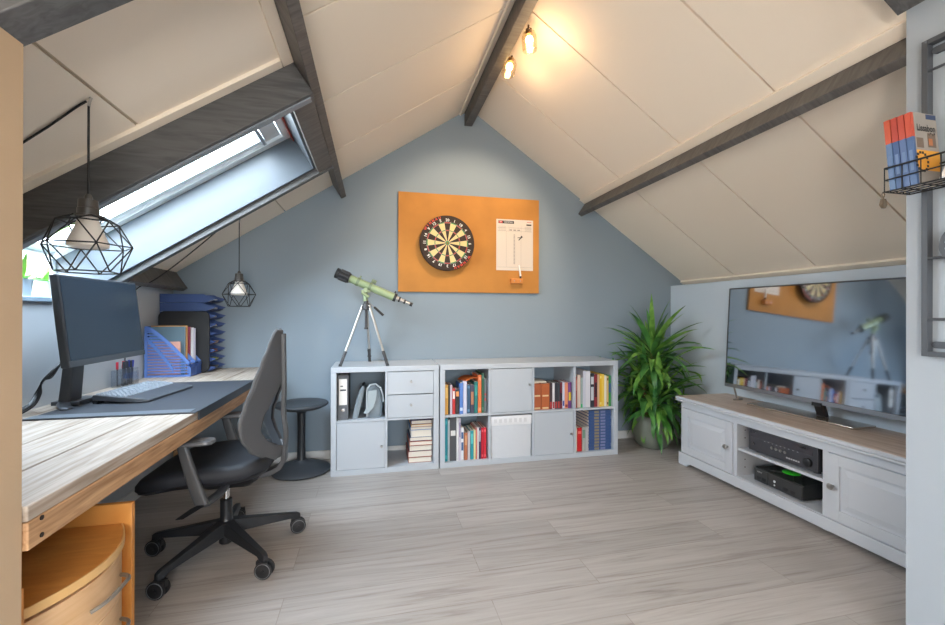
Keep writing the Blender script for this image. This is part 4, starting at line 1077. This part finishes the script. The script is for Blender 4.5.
for (sx, sy, h, nl, L0, seed) in ((-.02,-.02,.83,64,.46,1),(.05,.04,.64,48,.44,2),(-.06,.03,.54,50,.42,3),(.01,-.07,.46,54,.42,4),(.0,-.03,.38,40,.38,5)):
    MB().tube([(sx*.6,sy*.6,.27),(sx*.9,sy*.9,.27+(h-.27)*.5),(sx,sy,h)], [.022,.019,.015], 10).build('stem', M_STEM, pl)
    for part_, mm in ((0, M_YUC), (1, M_YUCD)):
        m = MB()
        for k in range(part_, nl, 2):
            f = k/nl
            az = k*2.39996 + rnd.uniform(-.25,.25) + seed
            el = R(84) - R(112)*f**.8 + rnd.uniform(-.12,.12)
            yleaf(m, (sx,sy,h-.16*f), az, el, L0*rnd.uniform(.75,1.12)*(.82+.3*math.sin(PI*min(1,f+.25))), rnd.uniform(.023,.032), rnd.uniform(.7,1.9)*(.3+f), rnd.uniform(-.6,.6))
        m.build('foliage', mm, pl, smooth=60, fix=False)

# ================================================================== tv bench
BO = Vector((2.51,2.03,0))
bench = thing('tv_bench', 'white low television bench with wooden top, two panelled doors and open middle', 'tv bench', BO)
def W(mb=None): return (mb or MB()).xf(Matrix.Translation(-BO))
YA, YZ = 1.215, 2.845                 # near and far end of the body
M_OAKTOP = wood('light_oak_top', (184,164,148), (212,196,184), (9,1,9), 3, .45, big=.12, bump=.06)
W().box(2.262, 2.742, YA-.02, YZ+.02, .4835, .497).build('top_moulding', M_WHITEIN, bench, bevel=.004)
W().box(2.272, 2.742, YA-.03, YZ+.03, .497, .5155).build('top_edge', M_WHITEIN, bench, bevel=.003)
W().box(2.284, 2.736, YA-.02, YZ+.02, .5135, .5175).build('wooden_top', M_OAKTOP, bench, bevel=.001)
for y0, y1 in ((YA, YA+.022), (YZ-.022, YZ), (1.756-.004, 1.782), (2.328, 2.355)):
    W().box(2.3012, 2.735, y0, y1, .02, .4345).build('upright', M_WHITEIN, bench)
W().box(2.72, 2.738, YA+.022, YZ-.022, .09, .4835).build('back_panel', plain('beige_interior', (206,196,184), .6), bench)
W().box(2.301, 2.72, YA+.022, YZ-.022, .072, .095).build('bottom_board', M_WHITEIN, bench)
W().box(2.300, 2.735, YA, YZ, .435, .4835).build('top_rail', M_WHITEIN, bench, bevel=.001)
W().box(2.31, 2.72, 1.783, 2.327, .262, .278).build('middle_shelf', M_WHITEIN, bench)
for y in (1.786, 2.324-.002): 
    m = W(); 
    for z in (.15,.2,.34,.39): m.cyl((2.36,y,z),(2.36,y+.002,z),.004,n=8)
    m.build('peg_hole', M_DGREY, bench)
pts = [(YA-.012,0),(YA-.012,.092),(YZ+.012,.092),(YZ+.012,0),(YZ-.07,0),(YZ-.085,.012),(YZ-.11,.028),(YA+.11,.028),(YA+.085,.012),(YA+.07,0)]
W().prism([(y,z) for y,z in pts], 'x', 2.286, 2.304).build('plinth', M_WHITEIN, bench, bevel=.003)
for y0 in (YA-.012, YZ-.006): W().box(2.304, 2.735, y0, y0+.018, 0, .09).build('plinth_end', M_WHITEIN, bench, bevel=.002)
def pdoor(y0, y1, ky):
    z0, z1 = .097, .433
    m = W().box(2.3015, 2.316, y0, y1, z0, z1)
    fr_ = .055
    m.box(2.2915, 2.302, y0, y0+fr_, z0, z1).box(2.2915, 2.302, y1-fr_, y1, z0, z1).box(2.2915, 2.302, y0+fr_, y1-fr_, z0, z0+fr_).box(2.2915, 2.302, y0+fr_, y1-fr_, z1-fr_, z1)
    d = m.build('door', M_WHITEIN, bench, bevel=.002)
    a0, a1, b0, b1 = y0+fr_+.012, y1-fr_-.012, z0+fr_+.012, z1-fr_-.012
    i_ = .028
    m = W().loft([[(2.3016,a0,b0),(2.3016,a1,b0),(2.3016,a1,b1),(2.3016,a0,b1)],[(2.2945,a0+i_,b0+i_),(2.2945,a1-i_,b0+i_),(2.2945,a1-i_,b1-i_),(2.2945,a0+i_,b1-i_)]])
    m.build('raised_panel', M_WHITEIN, d, bevel=.001, smooth=0)
    m = W(); c_ = (2.2955, ky, .268)
    m.cyl(c_, (2.274,)+c_[1:], .006, n=12)
    m.loft([[(x, c_[1]+r*math.cos(2*PI*j/18), c_[2]+r*math.sin(2*PI*j/18)) for j in range(18)] for x, r in ((2.280,.006),(2.276,.013),(2.268,.016),(2.262,.012),(2.260,.003))])
    m.cyl(c_, (2.2925,)+c_[1:], .012, n=16)
    m.build('knob', M_STEEL, d)
pdoor(2.358, 2.82, 2.395); pdoor(1.24, 1.749, 1.722)

# ------------------------------------------------------------------ receiver and game console
av = thing('av_receiver', 'black audio receiver with a large round knob on the upper shelf of the bench', 'receiver', (2.50,2.045,.2785))
m = MB().box(-.155,.15,-.215,.215,.014,.15); m.build('casing', plain('black_metal_case', (36,37,40), .4), av, bevel=.003)
m = MB().box(-.172,-.155,-.2175,.2175,.012,.151); m.build('front_panel', plain('black_front', (58,59,65), .3), av, bevel=.002)
MB().box(-.1735,-.1715,-.19,.205,.098,.138).build('display_window', plain('smoked_display', (62,60,66), .12), av)
m = MB().lathe([(.0,0),(.024,0),(.023,.014),(.02,.016),(0,.016)], n=24)
for v in range(len(m.v)):
    x, y, z = m.v[v]; m.v[v] = (-.172-z, -.165+x, .055+y)
m.build('volume_knob', M_BLACK, av)
m = MB()
for k in range(4): m.cyl((-.172,.055-.028*k,.066),(-.177,.055-.028*k,.066),.0085,n=14)
m.build('selector_button', M_STEEL, av)
m = MB()
for k in range(6): m.box(-.1745,-.1715,-.045-.014*k,-.036-.014*k,.035,.043)
for k in range(9): m.box(-.1735,-.1715,.10-.026*k,.108-.026*k,.09,.093)
m.box(-.1735,-.1715,-.16,-.115,.124,.131).box(-.1735,-.1715,.165,.195,.128,.134)
m.build('printed_marks', col((186,186,190)), av, smooth=0)
MB().cyl((-.172,.185,.055),(-.178,.185,.055),.008,n=14).build('power_button', M_DGREY, av)
for x in (-.13,.12):
    for y in (-.18,.18): MB().cyl((x,y,0),(x,y,.014),.018,n=14).build('foot', M_BLACK, av)

gc = thing('game_console', 'black boxy game console with a round green badge on the lower shelf of the bench', 'game console', (2.475,2.075,.0955), R(-2))
m = MB().box(-.13,.13,-.16,.16,.006,.088); m.build('casing', plain('charcoal_console', (40,42,42), .5, bump=.15, bscale=200), gc, bevel=.004)
m = MB()
for s in (-1,1):
    m.loft([[(-.125,s*.158,.087),(-.125,s*.10,.087),(-.125,s*.10,.091),(-.125,s*.158,.091)],[(-.02,s*.06,.087),(-.02,s*.0,.087),(-.02,s*.0,.099),(-.02,s*.06,.099)],[(.02,s*.06,.087),(.02,s*.0,.087),(.02,s*.0,.099),(.02,s*.06,.099)],[(.125,s*.158,.087),(.125,s*.10,.087),(.125,s*.10,.091),(.125,s*.158,.091)]])
m.build('top_ridge', plain('black_ridge', (34,36,36), .45), gc, bevel=.002)
m = MB().lathe([(.0,.098),(.046,.098),(.047,.102),(.04,.106),(0,.1085)], (-.03,0,0), n=32); m.build('badge', plain('bright_green_badge', (58,196,50), .3), gc)
m = MB().text('X', .06, Matrix.Translation((-.03,0,.1087)) @ Matrix.Rotation(-PI/2,4,'Z')); m.build('badge_mark', col((30,120,36)), gc, smooth=0)
m = MB()
for y0, y1 in ((.062,.158),(-.158,-.03)): m.box(-.137,-.13,y0,y1,.008,.083)
m.box(-.134,-.13,-.027,.059,.008,.083); m.build('front_panel', plain('console_front', (52,54,56), .4), gc, bevel=.0015)
m = MB()
for y in (.125,.088,-.06,-.105): m.box(-.1385,-.1365,y-.014,y+.014,.026,.040).box(-.1385,-.1365,y-.008,y+.008,.021,.026)
m.build('controller_port', M_BLACK, gc)
m = MB().cyl((-.134,.016,.048),(-.1365,.016,.048),.0075,n=16).cyl((-.134,.016,.026),(-.1365,.016,.026),.005,n=14); m.build('front_button', col((216,220,222)), gc)
m = MB().text('XBOX', .013, Matrix.Translation((-.1375,.118,.068)) @ Matrix.Rotation(-PI/2,4,'Z') @ Matrix.Rotation(PI/2,4,'X')); m.build('front_lettering', col((206,206,206)), gc, smooth=0)

# ------------------------------------------------------------------ television
tv = thing('television', 'large black flat television with a silver lower edge standing on the white bench', 'television', (2.565,2.045,.5185), R(2))
TT = Matrix.Translation((0,0,.095)) @ Matrix.Rotation(R(3.3),4,'Y')
TW, THh = .632, .722
M_TVS = plain('dark_tv_glass', (22,25,30), .05, spec=.5, coat=1); _b = M_TVS.node_tree.nodes['Principled BSDF']; _b.inputs['Metallic'].default_value = 1; _b.inputs['Base Color'].default_value = (.44,.50,.58,1); _b.inputs['Coat Weight'].default_value = 0
m = MB().xf(TT).box(.0,.022,-TW,TW,0,THh); m.build('casing', plain('tv_black_case', (26,27,29), .35), tv, bevel=.003)
m = MB().xf(TT).loft([[(.022,-.45,.04),(.022,.45,.04),(.022,.45,.42),(.022,-.45,.42)],[(.055,-.38,.08),(.055,.38,.08),(.055,.38,.36),(.055,-.38,.36)]]); m.build('rear_housing', M_BLACK, tv)
m = MB().xf(TT).box(-.0012,.0003,-TW+.006,TW-.006,.026,THh-.006); m.build('screen', M_TVS, tv)
m = MB().xf(TT).box(-.004,.004,-TW,TW,-.001,.024); m.build('lower_bezel', plain('silver_bezel', (150,156,164), .28, metal=.8), tv, bevel=.0015)
m = MB().xf(TT).box(-.003,.004,TW-.002,TW+.004,0,THh).box(-.003,.004,-TW-.004,-TW+.002,0,THh).box(-.003,.004,-TW,TW,THh-.002,THh+.003); m.build('side_trim', plain('thin_dark_trim', (96,100,106), .3, metal=.7), tv)
m = MB().xf(TT).box(-.010,-.002,-.055,.0,-.012,.010); m.build('remote_sensor', M_BLACK, tv)
m = MB().loft([[(.07,-.03,.013),(.07,.03,.013),(.09,.03,.013),(.09,-.03,.013)],[(.03,-.03,.12),(.03,.03,.12),(.05,.03,.12),(.05,-.03,.12)]]); m.build('stand_neck', M_BLACK, tv, bevel=.002)
m = MB().box(-.035,.14,-.24,.42,.0005,.012); m.build('stand_foot', plain('bright_metal_foot', (206,200,192), .16, metal=.85), tv, bevel=.002)
for y in (-.55,.57): MB().cyl((.045,y,.0005),(.012,y,.10),.006,n=10).cyl((.01,y,.0055),(.09,y,.0055),.005,n=8).build('side_foot', M_STEEL, tv)

# ================================================================== wall rack with basket
RK = Vector((1.785,.79,1.0))
rk = thing('wall_rack', 'dark metal grid rack hanging on the white wall at the right edge', 'wall rack', RK)
def K(): return MB().xf(Matrix.Translation(-RK) @ Matrix.Translation((-.057,-.033,0)))
M_RACK = plain('dark_grey_powder_coat', (74,78,84), .5)
RY0, RY1, RZ0, RZ1 = .56, 1.076, 1.0115, 2.044
m = K()
for y in (RY0, RY1-.016): m.box(1.813,1.838,y,y+.016,RZ0,RZ1)
for z in (RZ0, RZ1-.016): m.box(1.813,1.838,RY0+.016,RY1-.016,z,z+.016)
m.build('frame', M_RACK, rk, bevel=.001)
for z in (1.942,1.331,1.133): K().cyl((1.818,RY0+.01,z),(1.818,RY1-.01,z),.0045,n=8).build('cross_rod', M_RACK, rk)
for z in (RZ0+.026, RZ1-.05):
    for y in (RY1-.055, RY0+.02):
        K().loft([[(x,yy,zz_) for x,yy,zz_ in [(xv,a,b) for a,b in [(q[0],q[1]) for q in rrect(y+.015,z+.012,.045,.022,.0105,0,4)]]] for xv in (1.829,1.8415)]).build('mounting_lug', M_RACK, rk)
bs = thing('wire_basket', 'black wire basket hanging on the wall rack and holding travel guides', 'basket', (1.693,.827,1.549))
BKM = Matrix.Translation((-1.75,-.86,-1.563))
m = MB().xf(BKM); X0b, X1b, Y0b, Y1b, Z0b, Z1b = 1.690,1.800,.62,1.100,1.563,1.640
for z in (Z0b, Z1b, (Z0b+Z1b)/2):
    m.tube([(X0b,Y0b,z),(X0b,Y1b,z),(X1b,Y1b,z),(X1b,Y0b,z),(X0b,Y0b,z)], .0022 if z != Z1b else .003, 6)
y = Y0b
while y <= Y1b+.001:
    m.cyl((X0b,y,Z0b),(X0b,y,Z1b),.0017,n=6); m.cyl((X1b,y,Z0b),(X1b,y,Z1b),.0017,n=6); m.cyl((X0b,y,Z0b),(X1b,y,Z0b),.0017,n=6); y += .048
for x in (X0b+.027,X0b+.055,X0b+.083): m.cyl((x,Y0b,Z0b),(x,Y1b,Z0b),.0017,n=6); m.cyl((x,Y1b,Z0b),(x,Y1b,Z1b),.0017,n=6)
m.build('wire_mesh', M_BLACKM, bs)
for y in (.62,1.05): MB().xf(BKM).tube([(1.800,y,1.640),(1.808,y,1.66),(1.818,y,1.672),(1.824,y,1.662)], .0025, 6).build('hook', M_BLACKM, bs)
# travel guides: spine to -x, cover to -y, leaning back
cs = [(190,78,56),(182,72,54),(172,64,50),(190,84,56)]; bl = [(70,98,142),(82,106,150),(58,86,132),(88,116,156)]
for k in range(4):
    w_, h_, th = .106, .232, .0165
    m = MB()
    m.mat(0).box(0,w_,0,.0008,0,h_*.66).box(0,w_,th-.0008,th,0,h_*.66).box(0,.0009,.0008,th-.0008,0,h_*.66)
    m.mat(1).box(0,w_,0,.0008,h_*.66,h_).box(0,w_,th-.0008,th,h_*.66,h_).box(0,.0009,.0008,th-.0008,h_*.66,h_)
    m.mat(2).box(.001,w_-.001,.0009,th-.0009,.001,h_-.001)
    mats = [col(bl[k],.35), col(cs[k],.35), M_PAGES]
    m.mat(3); m.box(-.0006,.0002,th*.25,th*.75,h_*.2,h_*.48)
    mats.append(col((100,126,166)))
    o = thing('travel_guide', ['travel guide showing a grey cover lettered Lissabon at the front of the basket','red and blue spined travel guide, second from the front in the basket','red and blue spined travel guide, third from the front in the basket','red and blue spined travel guide, farthest to the left in the basket'][k], 'book', (1.639, .983+.0187*k, 1.5535), 0, 'travel guides in the wire basket')
    o.rotation_euler = (R(-4.6),0,0)
    m.build('cover', mats, o, smooth=0)
    if k == 0:
        m = MB(); yq = -.0010
        m.mat(0).box(.010,w_,yq,0,.0,h_)
        yq = -.0016
        m.mat(1).box(.010,w_,yq,-.001,.045,.11)
        m.mat(2).box(.014,.042,yq,-.001,.118,.15).box(.062,.095,yq,-.001,.122,.168)
        m.mat(5).box(.064,.080,yq-.0005,-.001,.128,.150)
        for j in range(14):
            a = 2*PI*j/14; m.mat(3).box(.028+.024*math.cos(a)-.004,.028+.024*math.cos(a)+.004,yq-.0006,-.001,.072+.030*math.sin(a)-.004,.072+.030*math.sin(a)+.004)
        m.mat(3).text('Lissabon', .031, Matrix.Translation((.057,-.0022,.182)) @ Matrix.Rotation(PI/2,4,'X') @ Matrix.Diagonal((.74,1,1,1)), bold=.0007)
        for j in range(4): m.box(.066+.008*j,.071+.008*j,yq,-.001,.160+.004*(j%2),.166+.004*(j%2))
        m.mat(4).box(.062,.104,yq,-.001,.214,.229)
        m.build('cover_print', [col((148,142,136)), col((222,156,52)), col((112,96,84)), col((34,32,34)), col((44,62,96)), col((176,110,70)), col((230,230,230))], o, smooth=0)
o = MB().box(0,.085,0,.003,0,.085).build('envelope', M_PAPER, loc=(1.646,.932,1.5535)); o.rotation_euler = (R(22),0,0)
tag(o, 'white envelope leaning in the wire basket beside the travel guides', 'envelope')
o = MB().box(0,.09,0,.12,0,.006).build('leaflet', col((206,208,212)), loc=(1.643,.807,1.5532)); tag(o, 'pale grey leaflet lying flat in the wire basket', 'leaflet')
# small clip on the basket corner
cl = thing('metal_clip', 'small worn metal clip hanging below the left corner of the wire basket', 'clip', (1.631,1.069,1.531))
M_CLIP = plain('worn_brass', (120,106,90), .45, metal=.6)
MB().loft([[(-.006,-.004,-.004),(.006,-.004,-.004),(.006,.004,-.004),(-.006,.004,-.004)],[(-.010,-.006,-.022),(.010,-.006,-.022),(.010,.006,-.022),(-.010,.006,-.022)],[(-.004,-.003,-.034),(.006,-.003,-.034),(.006,.003,-.034),(-.004,.003,-.034)]]).build('jaw', M_CLIP, cl)
MB().tube([(0,0,.019),(.006,0,.012),(0,0,-.004),(-.006,0,.012),(0,0,.019)], .0018, 6).build('wire_loop', M_CLIP, cl)
# perforated disc
dc = MB(); r0 = .066
dc.xf(Matrix.Translation((1.743,.922,1.365)) @ Matrix.Rotation(-PI/2,4,'Y'))
NA, NR = 48, 12
for xx in (0, .0025):
    for i in range(NA):
        for j in range(NR):
            hole = (i % 3 == 1) and (j % 2 == 1) and 2 < j < NR-1
            if hole: continue
            ra, rb = r0*j/NR+.0005, r0*(j+1)/NR+.0005; a, b = 2*PI*i/NA, 2*PI*(i+1)/NA
            dc.quad((ra*math.cos(a),ra*math.sin(a),xx),(rb*math.cos(a),rb*math.sin(a),xx),(rb*math.cos(b),rb*math.sin(b),xx),(ra*math.cos(b),ra*math.sin(b),xx))
dc.tube([(r0*math.cos(2*PI*j/40),r0*math.sin(2*PI*j/40),.0012) for j in range(41)], .002, 6)
dc.xf().tube([(1.743,.922,1.431),(1.747,.922,1.40),(1.755,.922,1.345),(1.761,.922,1.3365)], .0018, 6)
tag(dc.build('perforated_disc', M_RACK, smooth=0, fix=False), 'round dark perforated metal disc hanging in the wall rack', 'disc')

# ================================================================== ridge spotlight bar
sp = thing('ceiling_spotlight', 'ceiling light with lit bulbs in glass shades beside the dark ridge beam', 'ceiling light', (.84,2.40,2.80))
M_BRASS = plain('bronze_metal', (120,92,60), .4, metal=.8)
MB().box(-.033,-.008,-.26,.34,-.02,.02).build('bar', M_BRASS, sp, bevel=.003)
M_BULBG = emit('warm_lit_bulb', (255,214,150), 14)
M_SHADE = glass('clear_glass_shade', .16, (1,.95,.86,1), .05)
def shade(y, tilt):
    M = Matrix.Translation((.012,y,-.012)) @ Matrix.Rotation(tilt[0],4,'X') @ Matrix.Rotation(tilt[1],4,'Y')
    m = MB().xf(M).lathe([(.006,.0),(.006,-.02),(.018,-.022),(.019,-.05),(.0,-.05)], n=16); m.build('lamp_holder', M_BRASS, sp)
    m = MB().xf(M).lathe([(.020,-.03),(.034,-.04),(.042,-.06),(.042,-.13),(.038,-.14)], n=24, cap=False)
    m.build('glass_shade', M_SHADE, sp, solid=.002)
    m = MB().xf(M).sphere((0,0,-.082), .022, 14, 10, (1,1,1.25)); m.build('bulb', M_BULBG, sp)
    return sp.matrix_world @ M
shade(-.10, (R(6), R(-6))); shade(.20, (R(-8), R(14)))

# ================================================================== light
def lamp(name, loc, power, rgb, size=.04):
    l = bpy.data.lights.new(name, 'POINT'); l.energy = power; l.color = rgb; l.shadow_soft_size = size
    o = bpy.data.objects.new(name, l); C.objects.link(o); o.location = loc; return o
lamp('ridge_bulb_light', (.90,2.27,2.58), 1.5, (1,.66,.36))
lamp('ridge_bulb_light', (.90,2.62,2.58), .8, (1,.66,.36))
# globe lamp added out of view behind the viewer, as fill light
fl = thing('added_fill_lamp', 'unseen white globe lamp added behind the viewer as fill light', 'floor lamp', (-.30,-.95,0))
MB().lathe([(0,0),(.15,0),(.15,.012),(.02,.025),(0,.025)], n=32).build('base', M_BLACKM, fl)
MB().cyl((0,0,.02),(0,0,.86),.011,n=14).build('pole', M_BLACKM, fl)
MB().sphere((0,0,1.08),.23,32,20).build('globe', emit('warm_white_fill_globe', (255,246,238), 28), fl)
def spot(name, loc, aim, power, rgb, ang):
    l = bpy.data.lights.new(name, 'SPOT'); l.energy = power; l.color = rgb; l.spot_size = R(ang); l.spot_blend = .6; l.shadow_soft_size = .03
    o = bpy.data.objects.new(name, l); C.objects.link(o); o.location = loc
    o.rotation_euler = (Vector(aim)-Vector(loc)).to_track_quat('-Z','Y').to_euler()
spot('ridge_spot_beam', (.91,2.27,2.60), (.75,3.5,1.65), 38, (1,.78,.54), 75)
wd = bpy.data.worlds.new('sky'); bpy.context.scene.world = wd; wd.use_nodes = True
nt = wd.node_tree; bg = nt.nodes['Background']
tc = nt.nodes.new('ShaderNodeTexCoord'); sx = nt.nodes.new('ShaderNodeSeparateXYZ'); nt.links.new(tc.outputs['Generated'], sx.inputs[0])
rp = nt.nodes.new('ShaderNodeValToRGB'); e = rp.color_ramp.elements
e[0].position = 0; e[0].color = (.42,.44,.42,1); e[1].position = .06; e[1].color = (.80,.91,1,1)
x = e.new(1.0); x.color = (.66,.83,1,1)
nt.links.new(sx.outputs['Z'], rp.inputs['Fac']); nt.links.new(rp.outputs['Color'], bg.inputs['Color'])
bg.inputs['Strength'].default_value = 16
def portal(name, loc, rot, sx_, sy_):
    l = bpy.data.lights.new(name, 'AREA'); l.shape = 'RECTANGLE'; l.size = sx_; l.size_y = sy_; l.cycles.is_portal = True
    o = bpy.data.objects.new(name, l); C.objects.link(o); o.location = loc; o.rotation_euler = rot; return o
p_ = SL((OS0+OS1)/2, (OY0+OY1)/2, -.26); n_ = Vector((SLN,0,-CL))
o = portal('roof_window_daylight', p_, (0,0,0), 1.5, .95); o.rotation_euler = n_.to_track_quat('-Z','Y').to_euler(); o.data.shape = 'SQUARE'; o.data.size = 1.6
portal('added_rear_daylight', (.65,REAR-.2,1.32), (PI/2,0,0), 1.15, 1.3)  # sky portal for the window added in the rear wall

sc = bpy.context.scene
sc.view_settings.view_transform = 'Standard'; sc.view_settings.look = 'None'; sc.view_settings.gamma = 1; sc.view_settings.use_curve_mapping = False
sc.view_settings.exposure = 0.9
cy = sc.cycles
cy.use_denoising = True; cy.max_bounces = 10; cy.diffuse_bounces = 6; cy.glossy_bounces = 4; cy.transmission_bounces = 6; cy.transparent_max_bounces = 12
cy.sample_clamp_indirect = 6; cy.caustics_reflective = False; cy.caustics_refractive = False
